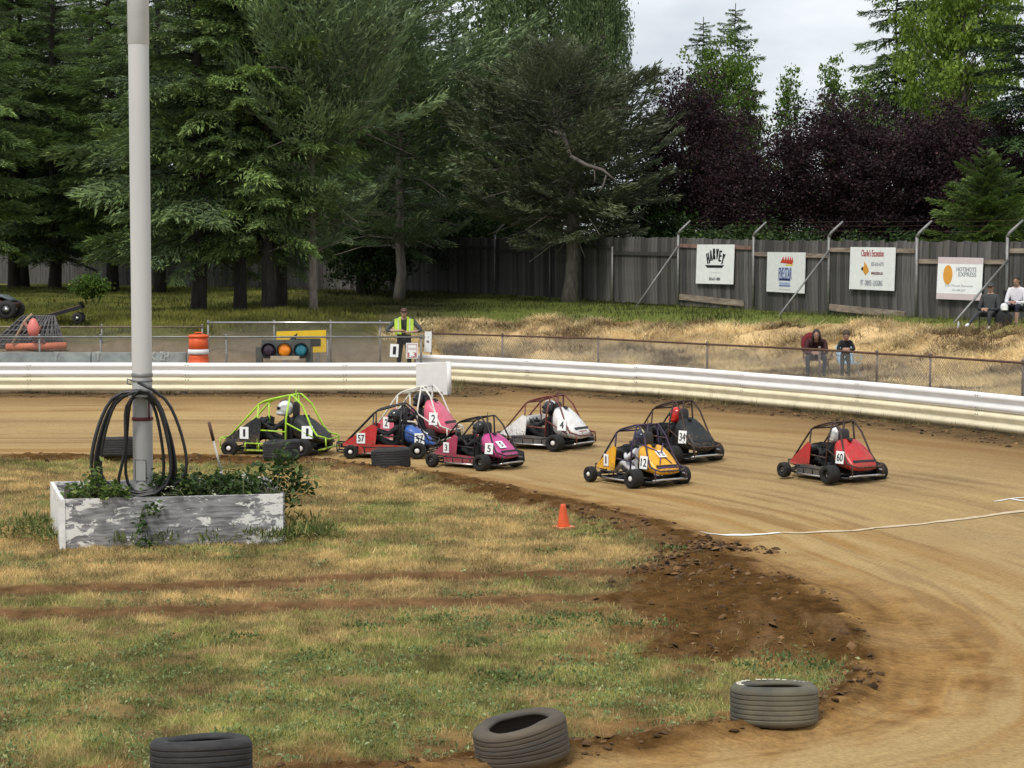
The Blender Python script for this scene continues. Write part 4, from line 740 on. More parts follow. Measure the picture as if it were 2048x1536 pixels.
tymats = [mat('worn_tyre_rubber', (.022, .022, .023), .75, var=.4, sc=9, dust=.18, dustc=(.12, .09, .06), stretch=(1, 1, 4)), mat('dusty_tyre_rubber', (.055, .05, .044), .8, var=.45, sc=3, dust=.6, dustc=(.20, .145, .08), stretch=(.5, .5, 5)), mat('faded_painted_tyre', (.055, .062, .06), .8, var=.4, sc=2.4, dust=.7, dustc=(.26, .21, .11), stretch=(1, 1, 1.2))]
wt = mat('flaking_white_mark', (.7, .66, .52), .7, var=.2)
for i, (px, pyb, dz, tilt, tr, mi_, sc_, lb) in enumerate(((395, 1575, 0, -.02, 0, 0, (1.02, 1.02, 1.15), 'black ribbed tyre lying at the bottom edge of the picture'), (1049, 1519, 0, -.13, .3, 1, (.99, .99, 1.12), 'dusty tyre tilted on the inner track edge, second from the right in front'),
    (1555, 1438, 0, .0, 0, 2, (1.0, 1.0, 1.1), 'faded painted tyre at the right hand bend with flaking white rim'), (782, 930, 0, .0, .8, 0, (1, 1, 1.28), 'grey tyre lying in front of the red and blue kart'), (561, 919, 0, .02, .2, 0, (.96, .96, 1.3), 'dark tyre in front of the green caged kart behind the bramble'), (238, 915, 0, 0, 0, 0, (.98, .98, 1.3), 'dark tyre seen through the hose coil left of the pole'))):
    q = G(px, pyb+(30 if pyb > 1000 else 11)); Yc = q.y+.29; x = (px-1024)*Yc/4100; z = H(x, Yc)
    t = thing('tyre_marker', lb, 'tyre', (x, Yc, z-.012), tr, 'tyres marking the inner track edge'); t.rotation_euler = (-.085+abs(tilt)*.15-(.05 if i == 0 else 0), tilt, tr); t.scale = sc_
    me = tyre_proto(i)
    if i in (1, 4):     # buckled side wall
        for v in me.vertices:
            if v.co.z > .1: a = math.atan2(v.co.y, v.co.x); v.co.z -= .035*max(0, math.cos(a-3.6))*(v.co.z/.235)
    me.materials.append(tymats[mi_]); link(bpy.data.objects.new('carcass', me), t)
    if i == 2:
        mb = MB()
        for k in range(17):
            a = .4+k*.19; rr = .262
            if k in (3, 9): continue
            mb.box((rr*math.cos(a), rr*math.sin(a), .266), (.035, .018+.01*(k % 3), .003), M=Matrix.Rotation(0, 4, 'Z'))
        mb.build('white_marks', wt, t).__setitem__('kind', 'stuff')
# ------------------------------------------------------------------ cone
q = G(1127, 1056); t = thing('traffic_cone', 'small orange cone on the grass near the inner soil edge', 'cone', (q.x, q.y, H(q.x, q.y)), .5)
mb = MB(); mb.lathe([(.085, .02), (.08, .04), (.035, .29), (.03, .305), (.022, .305)], 20); o = mb.build('cone_body', ora, t); t.rotation_euler = (.04, -.05, .5); mb = MB(); mb.box((0, 0, .012), (.22, .22, .024)); mb.build('base', mat('pale_orange_base', (.70, .26, .12), .6, dust=.4), t)
# ------------------------------------------------------------------ chalk line
def chalk(pts, w0, name, brk=0):
    P3 = []; pts = [Vector((G(a, b).x, G(a, b).y)) for a, b in pts]; fine = resample(pts, .05); V = []; F_ = []
    for i, p in enumerate(fine):
        d = (fine[min(i+1, len(fine)-1)]-fine[max(0, i-1)]).normalized(); n = Vector((-d.y, d.x)); w_ = w0*(.55+.8*float(vnoise(i*.23, 3.1)))
        for s_ in (-1, 0, 1):
            q = p+n*(s_*w_+.02*(float(vnoise(i*.31, 8.8+s_))-.5)); V.append((q.x, q.y, H(q.x, q.y)+.009))
    for i in range(len(fine)-1):
        if brk and float(vnoise(i*.15, 5.5)) < brk: continue
        F_ += [(i*3, i*3+1, i*3+4, i*3+3), (i*3+1, i*3+2, i*3+5, i*3+4)]
    return V, F_
cw = mat('chalk_white', (.84, .83, .80), .9, var=.06); cd = mat('scuffed_chalk', (.62, .50, .34), .9, var=.15, dust=.55, dustc=(.42, .30, .17))
V, F_ = chalk([(1388, 1069), (1440, 1070), (1480, 1071), (1520, 1071), (1560, 1068)], .055, 'chalk'); tag(mobj('chalk_line', np_mesh('chalk_line', V, F_), cw), kind='structure')
V, F_ = chalk([(1562, 1068), (1700, 1066), (1850, 1055), (2048, 1040), (2200, 1030)], .060, 'chalk', .10); tag(mobj('scuffed_chalk_line', np_mesh('scuffed_chalk_line', V, F_), cd), kind='structure')
V, F_ = chalk([(1988, 1022), (2015, 1018), (2060, 1016)], .025, 'c'); V2, F2 = chalk([(2020, 1018), (2050, 1023), (2070, 1024)], .03, 'c'); F_ += [tuple(i+len(V) for i in f) for f in F2]; tag(mobj('grid_mark', np_mesh('grid_mark', V+V2, F_), cw), kind='structure')
# ------------------------------------------------------------------ planter, pole, hose
peel = bpy.data.materials.new('peeling_white_paint'); peel.use_nodes = True; tt = peel.node_tree; bb = tt.nodes['Principled BSDF']; tcn = N(tt, 'ShaderNodeTexCoord')
mpp = N(tt, 'ShaderNodeMapping'); mpp.inputs['Scale'].default_value = (1.2, 3, 2.6); n1 = N(tt, 'ShaderNodeTexNoise'); n1.inputs['Scale'].default_value = 3.2; n1.inputs['Detail'].default_value = 12; n1.inputs['Roughness'].default_value = .74; n1.inputs['Distortion'].default_value = .5
tt.links.new(tcn.outputs['Object'], mpp.inputs[0]); tt.links.new(mpp.outputs[0], n1.inputs[0]); sp = N(tt, 'ShaderNodeSeparateXYZ'); tt.links.new(tcn.outputs['Object'], sp.inputs[0])
ab = N(tt, 'ShaderNodeMath'); ab.operation = 'ABSOLUTE'; tt.links.new(sp.outputs[0], ab.inputs[0]); mr = N(tt, 'ShaderNodeMapRange'); mr.inputs[1].default_value = .8; mr.inputs[2].default_value = 1.32; mr.inputs[3].default_value = .015; mr.inputs[4].default_value = .13; tt.links.new(ab.outputs[0], mr.inputs[0])
ad = N(tt, 'ShaderNodeMath'); tt.links.new(n1.outputs['Fac'], ad.inputs[0]); tt.links.new(mr.outputs[0], ad.inputs[1]); cr = N(tt, 'ShaderNodeValToRGB'); cr.color_ramp.elements[0].position = .578; cr.color_ramp.elements[0].color = (0, 0, 0, 1); cr.color_ramp.elements[1].position = .60; cr.color_ramp.elements[1].color = (1, 1, 1, 1); tt.links.new(ad.outputs[0], cr.inputs[0])
n2 = N(tt, 'ShaderNodeTexNoise'); n2.inputs['Scale'].default_value = 5; n2.inputs['Detail'].default_value = 8; mp2 = N(tt, 'ShaderNodeMapping'); mp2.inputs['Scale'].default_value = (.8, 1, 5); tt.links.new(tcn.outputs['Object'], mp2.inputs[0]); tt.links.new(mp2.outputs[0], n2.inputs[0])
c2 = N(tt, 'ShaderNodeValToRGB'); c2.color_ramp.elements[0].position = .35; c2.color_ramp.elements[0].color = (.12, .12, .125, 1); c2.color_ramp.elements[1].position = .66; c2.color_ramp.elements[1].color = (.36, .36, .37, 1); tt.links.new(n2.outputs['Fac'], c2.inputs[0])
mxx = N(tt, 'ShaderNodeMix'); mxx.data_type = 'RGBA'; tt.links.new(cr.outputs[0], mxx.inputs[0]); tt.links.new(c2.outputs[0], mxx.inputs[6]); mxx.inputs[7].default_value = (.76, .75, .72, 1); tt.links.new(mxx.outputs[2], bb.inputs['Base Color']); bb.inputs['Roughness'].default_value = .8
bpn = N(tt, 'ShaderNodeBump'); bpn.inputs['Strength'].default_value = .5; bpn.inputs['Distance'].default_value = .01; tt.links.new(ad.outputs[0], bpn.inputs['Height']); tt.links.new(bpn.outputs[0], bb.inputs['Normal'])
px0, px1, pf, pb = -5.36, -2.74, 24.28, 26.25; pz = .59
hw = (px1-px0)/2; PR = math.radians(12.5); _c = Vector((-5.34, 24.2))+Vector((math.cos(PR), math.sin(PR)))*hw; t = thing('planter_box', 'large wooden planter box with peeling white paint around the pole', 'planter', (_c.x, _c.y, 0), PR)
def pbox(nm, c, d, m=peel, rz=0): mb = MB(); mb.box((0, 0, 0), d); o = mb.build(nm, m, t); o.location = c; o.rotation_euler = (0, 0, rz); return o
pbox('front_panel', (0, 0, pz/2-.03), (hw*2, .045, pz+.06), rz=.008); pbox('back_panel', (-.06, pb-pf+.03, pz/2-.03), (hw*2+.13, .045, pz+.06)); pbox('side_panel', (-hw-.06, (pb-pf)/2, pz/2-.02), (.045, pb-pf+.02, pz+.05), whitep, rz=.062); pbox('side_panel', (hw+.0, (pb-pf)/2, pz/2-.02), (.045, pb-pf-.05, pz+.05))
pbox('corner_post', (-hw+.0, -.034, pz/2), (.07, .02, pz), whitep); 
mb = MB(); n_ = 14; gv = [(-hw+.03+(2*hw-.06)*i/n_, .03+(pb-pf-.06)*j/n_, .46+.07*random.random()) for j in range(n_+1) for i in range(n_+1)]
mb.add(gv, [(j*(n_+1)+i, j*(n_+1)+i+1, (j+1)*(n_+1)+i+1, (j+1)*(n_+1)+i) for j in range(n_) for i in range(n_)], True); mb.build('soil', mat('planter_soil', (.05, .035, .025), .95, var=.4, bump=1), t)
X0, Y0 = (283-1024)*25.15/4100, 25.15; polem = mat('pole_grey_paint', (.60, .59, .57), .42, var=.07, sc=2, stretch=(1, 1, .15), dust=.05); poled = mat('pole_lower_grey', (.40, .40, .39), .5, var=.16, sc=3, stretch=(1, 1, .4), dust=.1)
t = thing('light_pole', 'tall smooth white grey metal pole rising out of the planter', 'pole', (X0, Y0, 0))
mb = MB(); mb.lathe([(.123, 2.0), (.124, 6.05)], 40, cap=False); mb.build('shaft', polem, t); mb = MB(); mb.lathe([(.121, .3), (.121, 2.03)], 40, cap=False); mb.build('lower_shaft', poled, t); mb = MB(); mb.lathe([(.1235, 6.04), (.130, 6.05), (.131, 11.5)], 40); mb.build('upper_sleeve', mat('pole_sleeve', (.585, .575, .555), .45, var=.06), t)
mb = MB(); mb.lathe([(.15, .42), (.15, .56), (.125, .60)], 32); mb.build('foot', concrete, t)
mb = MB(); mb.lathe([(.124, 1.93), (.128, 1.935), (.128, 1.955), (.124, 1.96)], 32, cap=False); mb.lathe([(.124, 1.99), (.130, 2.0), (.130, 2.03), (.124, 2.04)], 32, cap=False); mb.tube([(-.12, -.05, 1.95), (-.17, -.06, 1.97), (-.17, -.06, 1.91), (-.12, -.05, 1.90)], .012, 6); mb.build('clamp', galv, t)
mb = MB(); mb.plate([(-.075, -.118, .72), (.055, -.118, .72), (.055, -.118, .98), (-.075, -.118, .98)], .03); mb.build('hatch', poled, t); mb = MB(); mb.tube([(-.075, -.119, .72), (.055, -.119, .72), (.055, -.119, .98), (-.075, -.119, .98)], .006, 4, closed=True); mb.build('hatch_rim', mat('hatch_gap', (.10, .10, .10), .8), t)
strap = mat('maroon_strap', (.15, .03, .03), .7); mb = MB(); mb.lathe([(.122, 1.455), (.132, 1.46), (.132, 1.495), (.122, 1.50)], 32, cap=False); mb.tube([(.10, -.10, 1.48), (.10, -.115, 1.8)], .011, 6); mb.build('strap', strap, t)
mb = MB(); mb.box((0, -.2, 1.775), (.24, .2, .03)); mb.box((-.02, -.14, 1.80), (.3, .03, .05)); mb.build('hose_bracket', galv, t)
# the hose: one length wound over the bracket
pts = []; loops = [(-.62, .62, 1.94, .50, -.28), (-.58, .44, 1.90, .46, -.22), (-.54, .40, 1.86, .50, -.17), (-.49, .42, 1.92, .47, -.31), (-.43, .47, 1.83, .44, -.24), (-.20, .30, 1.85, .48, -.15), (-.60, .43, 1.95, .45, -.34), (-.56, .41, 1.88, .46, -.26)]
for li, (xl, xr, zt_, zb, yy) in enumerate(loops):
    for k in range(26):
        u = k/26; v = 1-abs(2*u-1)          # 0 top, 1 bottom
        ex = xr if u < .5 else xl; vv = .5-.5*math.cos(math.pi*v) if False else v
        wdt = 1.14*(vv**.38)*((1-vv**7)**.5) if vv < 1 else 0
        if li == 4: wdt *= (1-.55*math.sin(math.pi*v)) if u > .5 else 1
        zz = zt_-(zt_-zb)*(vv**1.05); nxt = loops[(li+1) % len(loops)]; yj = yy+(nxt[4]-yy)*max(0, u-.8)*5
        pts.append((X0+.0+ex*wdt, Y0+yj, zz))
hz = MB(); sm = [Vector(p) for p in pts]
for _ in range(2):
    sm = [sm[0]]+[(sm[i-1]+sm[i]*2+sm[i+1])/4 for i in range(1, len(sm)-1)]+[sm[-1]]
hz.tube(sm, .0195, 8); o = hz.build('hose', mat('black_hose', (.013, .013, .014), .38, var=.2)); tag(o, 'thick black hose coiled over the bracket on the pole', 'hose')
# hand tool leaning in the planter
a = P(418, 845, 25.0); b = P(447, 962, 25.4); t = thing('garden_tool', 'white shafted hand tool with brown grip stuck in the planter', 'tool', b); mb = MB(); mb.tube([a+(b-a)*.26-b, a*.0], .013, 8); mb.ball((b-a)*-.15, .022, n=8, m=5); mb.build('shaft', whitep, t); mb = MB(); mb.tube([a-b, a+(b-a)*.30-b], .021, 8); mb.build('grip', mat('brown_grip', (.12, .06, .05), .7), t)
# plants in and around the planter
def leaves(cen, n, spread, leaf, cols, seed, up=.2, stems=None, nar=1.0):
    r = np.random.default_rng(seed); cen = np.array(cen, float); k = r.integers(0, len(cen), n); c = cen[k]+r.normal(0, 1, (n, 3))*np.array(spread); az = r.random(n)*6.28; el = r.normal(up, .45, n); R = rotm(az, el, r.normal(0, .5, n)); L = leaf*(.55+.9*r.random(n))
    base = np.array([[0, 0, 0], [.45, .28*nar, .05], [1, 0, -.06], [.45, -.28*nar, .05]]); V = np.einsum('nij,vj->nvi', R, base)*L[:, None, None]+c[:, None, :]; lo, hi, ti = [np.array(q) for q in cols]; s = r.random((n, 1)); K = lo+(hi-lo)*s; m = (r.random((n, 1)) < .12); K = np.where(m, ti, K)
    return V.reshape(-1, 3), np.arange(4*n).reshape(-1, 4), np.repeat(K, 4, 0)
def plant(name, label, cen, n, spread, leaf, cols, seed, root, stems, m=LEAF, cat='plant', group=None, up=.2):
    t = thing(name, label, cat, root, 0, group); V, F_, K = leaves(cen, n, spread, leaf, cols, seed, up, nar=.3 if name == 'weed_clump' else 1); V = V-np.array(root); mobj('foliage', np_mesh('foliage', V, F_, K), m, t)
    mb = MB(); R0 = Vector(root); rr = random.Random(seed)
    for c in (cen if stems >= len(cen) else rr.sample(cen, stems)):
        e = Vector(c)-R0; mb.tube([(e.x*.2, e.y*.2, -.05), (e.x*.6, e.y*.6, e.z*.65+.03), tuple(e)], [.008, .006, .003], 5)
    mb.build('stems', mat('green_stem', (.08, .09, .03), .8), t); return t
BR = ((.022, .05, .014), (.075, .125, .03), (.17, .23, .06)); BR2 = ((.04, .075, .015), (.12, .19, .035), (.25, .30, .08))
def yo(px, Y): return Y+(px/2048*3.0-.18) if px > 130 else Y
def pc(l, Y): return [tuple(P(a, b, yo(a, Y-.3)+random.uniform(.0, .35))) for a, b in l]
def rc(px0, px1, py0, py1, n, Y):
    o_ = []
    for _ in range(n): a = random.uniform(px0, px1); o_.append(tuple(P(a, random.uniform(py0, py1), yo(a, Y-.3)+random.uniform(.0, .6))))
    return o_
plant('bramble', 'tall leafy bramble spilling over the right end of the planter', pc([(560, 905), (545, 925), (575, 925), (530, 945), (560, 945), (590, 950), (515, 965), (545, 965), (575, 970), (600, 960), (530, 985), (560, 990), (590, 985), (505, 990), (610, 975), (570, 1005), (545, 1020)], 24.6), 620, (.07, .09, .06), .095, BR, 41, tuple(P(550, 1000, 24.7)), 12, group='plants in the planter')
plant('ivy_plant', 'low dark ivy filling the planter right of the pole', rc(310, 505, 955, 1002, 46, 24.75), 1500, (.06, .12, .045), .08, BR, 42, (-3.9, 24.8, .5), 20, group='plants in the planter')
plant('ivy_plant', 'ivy mound near the tool handle in the planter', rc(400, 500, 948, 985, 14, 25.2), 380, (.08, .1, .05), .085, BR, 43, (-3.65, 25.2, .5), 10, group='plants in the planter')
plant('weed_plant', 'pale leaved weed climbing by the hose at the left end of the planter', pc([(192, 935), (195, 950), (188, 965), (200, 972), (180, 985), (212, 985), (165, 990)], 24.5), 150, (.05, .06, .05), .085, BR2, 44, tuple(P(190, 1000, 24.6)), 7, group='plants in the planter')
plant('weed_plant', 'bright green weed just left of the pole foot', pc([(232, 975), (240, 985), (222, 990), (250, 990)], 24.45), 130, (.05, .06, .04), .08, BR2, 45, tuple(P(236, 1002, 24.5)), 4, group='plants in the planter')
plant('ivy_plant', 'sparse greenery along the left inner side of the planter', rc(130, 260, 965, 1000, 22, 24.9), 420, (.07, .15, .04), .075, BR2, 46, (-5.0, 24.9, .5), 10, group='plants in the planter')
plant('trailing_bramble', 'bramble stem hanging down the middle of the planter front', pc([(304, 1015), (312, 1022), (295, 1022), (288, 1030), (280, 1040), (286, 1052), (276, 1060), (284, 1075), (292, 1085), (300, 1088), (278, 1088)], 24.05), 150, (.035, .03, .035), .075, BR, 47, tuple(P(290, 1000, 24.5)), 6)
plant('white_flower', 'small white flower standing among the ivy', pc([(486, 952), (488, 953)], 24.6), 14, (.012, .012, .012), .035, ((.7, .7, .6),)*3, 48, tuple(P(487, 985, 24.65)), 2, cat='flower')
plant('white_flower', 'pale blossoms over the ivy right of the pole', pc([(325, 990), (425, 985), (340, 978), (432, 1002), (352, 986)], 24.35), 26, (.03, .02, .02), .045, ((.55, .6, .4),)*3, 49, tuple(P(390, 1000, 24.5)), 2, cat='flower')
# tufts of tall grass round the planter as plants
BRW = ((.07, .10, .03), (.18, .22, .06), (.36, .32, .13))
def wp(l, s=.1): return [(x+random.gauss(0, s), y+random.gauss(0, s), .05+abs(random.gauss(0, .06))) for x, y in l]
plant('weed_clump', 'green weeds against the left side of the planter', wp([(-5.65, 24.7), (-5.8, 25.1), (-5.9, 25.6), (-6.1, 25.0)]*4, .17), 420, (.10, .13, .03), .11, BRW, 50, (-5.65, 25.1, 0), 5, up=.9)
plant('weed_clump', 'green weeds against the right side of the planter', wp([(-2.7, 24.75), (-2.5, 25.1), (-2.35, 25.0), (-2.65, 25.5)]*4, .17), 460, (.12, .13, .03), .11, BRW, 51, (-2.4, 24.9, 0), 5, up=.9)
plant('weed_clump', 'dry weeds along the foot of the planter front', wp([(-2.9, 24.62), (-3.2, 24.55), (-3.6, 24.46), (-4.2, 24.32), (-3.0, 24.6), (-4.6, 24.22)]*3, .06), 340, (.10, .05, .02), .09, BRW, 52, (-3.6, 24.12, 0), 5, up=1.0)
# ------------------------------------------------------------------ grass, clover, clods, bank straw
def blades(n, sampler, hfun, wfun, colf, seed, lean=.5):
    r = np.random.default_rng(seed); x, y = sampler(r, n); z = height(x, y); n = len(x); hh = hfun(r, x, y); az = r.random(n)*6.28; ln = np.abs(r.normal(0, lean, n)); dx = np.cos(az)*ln*hh; dy = np.sin(az)*ln*hh; wx = wfun(x, y); th = r.random(n)*6.28
    a = np.stack([x-np.cos(th)*wx, y-np.sin(th)*wx, z-.004], 1); b = np.stack([x+np.cos(th)*wx, y+np.sin(th)*wx, z-.004], 1); c = np.stack([x+dx, y+dy, z+hh], 1)
    return np.stack([a, b, c], 1).reshape(-1, 3), np.arange(3*n).reshape(-1, 3), np.repeat(colf(r, x, y), 3, 0)
def samp_in(r, n):
    out_x = []; out_y = []; tot = 0
    while tot < n:
        m = n; Y = 12.9+(35.6-12.9)*r.random(m)**1.15; x = (r.random(m)-.5)*2*.285*Y; g = -polyd(x, Y, GRASS)[0]; nz_ = fbm(x*2.5, Y*2.5, 4, 21); n3 = fbm(x*9, Y*9, 3, 22); rut = np.minimum(abs(polyd(x, Y, RUT1)[0]), abs(polyd(x, Y, RUT2)[0]))
        ed = g+(nz_-.5)*1.1+(n3-.5)*.4; pr = np.where(ed > 0, (1-.82*sst(nz_*.6+n3*.4, .55, .66))*(1-.8*sst(g+(nz_-.5)*1.8, 1.3, .4)*sst(nz_, .40, .52)*(Y < 20)), .010*(ed > -1.2)*(polyd(x, Y, EDGE)[0] < -.25))*(1-.97*sst(rut+(nz_-.5)*.4, .46, .20)); lx = (x-_c.x)*math.cos(PR)+(Y-_c.y)*math.sin(PR); ly = -(x-_c.x)*math.sin(PR)+(Y-_c.y)*math.cos(PR); pl_ = (abs(lx) < hw) & (ly > 0) & (ly < pb-pf)
        k = (r.random(m) < pr) & ~pl_; out_x.append(x[k]); out_y.append(Y[k]); tot += k.sum()
    return np.concatenate(out_x)[:n], np.concatenate(out_y)[:n]
def gcol(r, x, y):
    c = ground_col(x, y); g = c[:, 1] > c[:, 0]*.92; j = .75+.6*r.random((len(x), 1)); gl = np.array([[.25, .265, .075]])*(.5+1.0*r.random((len(x), 1))); st = np.array([[.52, .405, .19]])*(.6+.7*r.random((len(x), 1)))
    p = r.random(len(x)) < np.where(g, .72, .22); k = .55+.9*np.clip(fbm(x*3.2, y*3.2, 3, 13)*1.7-.35, 0, 1); return np.clip((np.where(p[:, None], gl, st)*.6+c*j*.4)*k[:, None], 0, 1)
V, F_, K = blades(330000, samp_in, lambda r, x, y: (.018+.05*r.random(len(x))**1.6)*(1+.5*(fbm(x*3, y*3, 3, 40)-.4)), lambda x, y: .0032+.00016*(y-12), gcol, 60, .7)
tag(mobj('infield_grass', np_mesh('infield_grass', V, F_, K), leaf_mat('grass_blades', .25, .7)), 'short patchy dry and green grass covering the infield', 'grass', kind='stuff')
def samp_clover(r, n):
    x, y = samp_in(r, n*5); m = fbm(x*1.1, y*1.1, 3, 44)+sst(y, 20.5, 16)*.22+(vnoise(x*5, y*5, 3)-.5)*.3 > .66; return x[m][:n], y[m][:n]
r = np.random.default_rng(3); cx, cy = samp_clover(r, 5200); cz = height(cx, cy); n = len(cx)
V, F_, K = leaves(np.stack([cx, cy, cz+.012], 1), 24000, (.035, .035, .008), .034, ((.11, .17, .06), (.24, .32, .12), (.42, .46, .22)), 61, .35)
tag(mobj('clover_patches', np_mesh('clover_patches', V, F_, K), LEAF), 'low broad leaved clover and weed patches in the infield grass', 'clover', kind='stuff')
# dark green weed tufts
tf = [(1065, 1360), (985, 1362), (1150, 1245), (1250, 1255), (1090, 1250), (640, 1320), (870, 1245), (950, 1300), (1310, 1255), (1345, 1110), (1110, 1110), (1165, 1075), (1580, 1325), (1640, 1335), (1530, 1345), (500, 1280), (720, 1265)]
cen = []
for a, b in tf:
    q = G(a, b); cen += [(q.x+random.gauss(0, .10), q.y+random.gauss(0, .10), H(q.x, q.y)+.02+random.random()*.03) for _ in range(7)]
V, F_, K = leaves(cen, 1500, (.08, .08, .006), .036, ((.06, .09, .025), (.13, .19, .06), (.24, .30, .10)), 62, 1.0); tag(mobj('weed_tufts', np_mesh('weed_tufts', V, F_, K), LEAF), 'dark green weed tufts dotted over the infield', 'weeds', kind='stuff')
# bank straw and bank grass
def samp_bank(x0, x1, y0, y1, s0, s1, cond=None):
    def f(r, n):
        ox, oy, t_ = [], [], 0
        while t_ < n:
            x = r.uniform(x0, x1, n*2); y = r.uniform(y0, y1, n*2); s = polyd(x, y, RAILT)[0]; k = (s > s0) & (s < s1) & (abs(x) < .27*y)
            if cond is not None: k &= cond(x, y, s)
            k &= r.random(len(x)) < np.clip(fbm(x*1.1, y*.9, 3, 50)*2.6-.75, .05, 1); ox.append(x[k]); oy.append(y[k]); t_ += k.sum()
        return np.concatenate(ox)[:n], np.concatenate(oy)[:n]
    return f
def bcol(lo, hi, q=1):
    def f(r, x, y): return np.array(lo)+(np.array(hi)-np.array(lo))*np.clip(r.random((len(x), 1))*.45+fbm(x*.9, y*1.1, 4, 51)[:, None]*1.9-.72, 0, 1)
    return f
V, F_, K = blades(70000, samp_bank(-4, 17, 38, 69, .9, 10.4, lambda x, y, s: (x > -3+np.sin(y)) & (s < 9.2+1.4*sst(x, 6, 1))), lambda r, x, y: (.05+.13*r.random(len(x)))*(.5+.8*sst(polyd(x, y, RAILT)[0], 2, 5)), lambda x, y: .011+0*x, bcol((.10, .06, .03), (1.0, .80, .44)), 70, 1.7)
tag(mobj('bank_straw', np_mesh('bank_straw', V, F_, K), leaf_mat('straw', .2, .8)), 'long dry bleached grass on the bank behind the curved rail', 'dry grass', kind='stuff')
V, F_, K = blades(52000, samp_bank(-26, 17, 48, 100, 9.0, 45), lambda r, x, y: .05+.16*r.random(len(x)), lambda x, y: .013+0*x, lambda r, x, y: bcol((.045, .065, .012), (.17, .18, .045))(r, x, y)*((1-.55*sst(x, -11, -7)*sst(x, -.5, -3))*(.45+1.0*np.clip(fbm(x*.7, y*.55, 3, 53)*1.8-.4, 0, 1)))[:, None], 71, .5)  # blades darkened across the middle of the slope, shade put into their colour
V2, F2, K2 = blades(26000, samp_bank(-20, -4, 52, 70, 9.2, 16), lambda r, x, y: .05+.16*r.random(len(x)), lambda x, y: .011+0*x, bcol((.075, .085, .018), (.27, .265, .055)), 72, .6); F2 = F2+len(V)
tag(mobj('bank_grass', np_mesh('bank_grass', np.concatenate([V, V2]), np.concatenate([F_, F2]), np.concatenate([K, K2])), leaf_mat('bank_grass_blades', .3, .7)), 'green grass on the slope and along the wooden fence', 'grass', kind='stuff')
V, F_, K = blades(3200, samp_bank(-14, 14, 34, 54, -.25, .5), lambda r, x, y: .05+.18*r.random(len(x)), lambda x, y: .008+0*x, bcol((.10, .10, .04), (.32, .27, .12)), 73, .5); tag(mobj('rail_weeds', np_mesh('rail_weeds', V, F_, K), LEAF), 'weeds growing under the guard rails', 'weeds', kind='stuff')
# clods of soil
r = np.random.default_rng(9); x = r.uniform(-13, 6, 90000); y = r.uniform(12.5, 36, 90000); g = -polyd(x, y, GRASS)[0]; td = polyd(x, y, EDGE)[0]; cl = fbm(x*.9, y*.9, 3, 55)
k = (g < .15) & (td < .15) & (r.random(90000) < np.clip((cl-.42)*1.6, .02, .8)*np.where(y > 35.2, .3, 1)*np.where((x > 1.5) & (y > 16) & (y < 25), 2.2, .8)); x, y = x[k][:7000], y[k][:7000]
x2 = r.uniform(-14, 12, 30000); y2 = r.uniform(33, 51, 30000); s2 = polyd(x2, y2, RAILT)[0]; k = (s2 > -1.3) & (s2 < -.1) & (r.random(30000) < .35); x = np.concatenate([x, x2[k][:900]]); y = np.concatenate([y, y2[k][:900]]); n = len(x)
q = G(1430, 1100); x = np.concatenate([x, q.x+r.normal(0, .33, 260)]); y = np.concatenate([y, q.y+r.normal(0, .20, 260)]); n = len(x)
oc = np.array([[1, 0, 0], [-1, 0, 0], [0, 1, 0], [0, -1, 0], [0, 0, 1], [0, 0, -.6], [.6, .6, .5], [-.6, .6, .5], [-.6, -.6, .5], [.6, -.6, .5]]); of = np.array([[0, 6, 9], [6, 2, 7], [7, 1, 8], [8, 3, 9], [4, 6, 7], [4, 7, 8], [4, 8, 9], [4, 9, 6], [0, 2, 6], [2, 1, 7], [1, 3, 8], [3, 0, 9]])
sz = (.010+.036*r.random(n)**3.0)[:, None, None]*np.array([1.2, 1.2, .7]); V = oc[None]*sz*(1+r.normal(0, .22, (n, 10, 1))); a = r.random(n)*6.28; R = rotm(a, r.normal(0, .3, n), r.normal(0, .3, n)); V = np.einsum('nij,nvj->nvi', R, V)+np.stack([x, y, height(x, y)+.004], 1)[:, None, :]
K = np.array([.085, .047, .024])*(1-r.random((n, 1))**2)+np.array([.19, .11, .045])*(r.random((n, 1))**2); F_ = (of[None]+(np.arange(n)*10)[:, None, None]).reshape(-1, 3); cmt = leaf_mat('clod_earth', 0, .95)
tag(mobj('soil_clods', np_mesh('soil_clods', V.reshape(-1, 3), F_, np.repeat(K, 10, 0)), cmt), 'loose clods of brown soil thrown along the track edge', 'clods', kind='stuff')
# ------------------------------------------------------------------ people
def skin_mesh(J, E, root, sub=2):
    """J: name -> (co, radius); continuous skinned surface; returns evaluated verts, faces"""
    names = list(J); idx = {n: i for i, n in enumerate(names)}; me = bpy.data.meshes.new('body'); me.from_pydata([tuple(J[n][0]) for n in names], [(idx[a], idx[b]) for a, b in E], [])
    o = bpy.data.objects.new('body', me); COL.objects.link(o); m = o.modifiers.new('s', 'SKIN'); m.use_smooth_shade = True; m2 = o.modifiers.new('u', 'SUBSURF'); m2.levels = sub; m2.render_levels = sub
    for n in names:
        r_ = J[n][1]; r_ = r_ if isinstance(r_, tuple) else (r_, r_); me.skin_vertices[0].data[idx[n]].radius = r_; me.skin_vertices[0].data[idx[n]].use_root = (n == root)
    dg = bpy.context.evaluated_depsgraph_get(); ev = bpy.data.meshes.new_from_object(o.evaluated_get(dg)); V = [v.co.copy() for v in ev.vertices]; F_ = [list(p.vertices) for p in ev.polygons]
    bpy.data.objects.remove(o); bpy.data.meshes.remove(me); bpy.data.meshes.remove(ev); return V, F_
BONES = [('pelvis', 'belly'), ('belly', 'chest'), ('chest', 'neck0'), ('neck0', 'neck'), ('neck', 'head')]
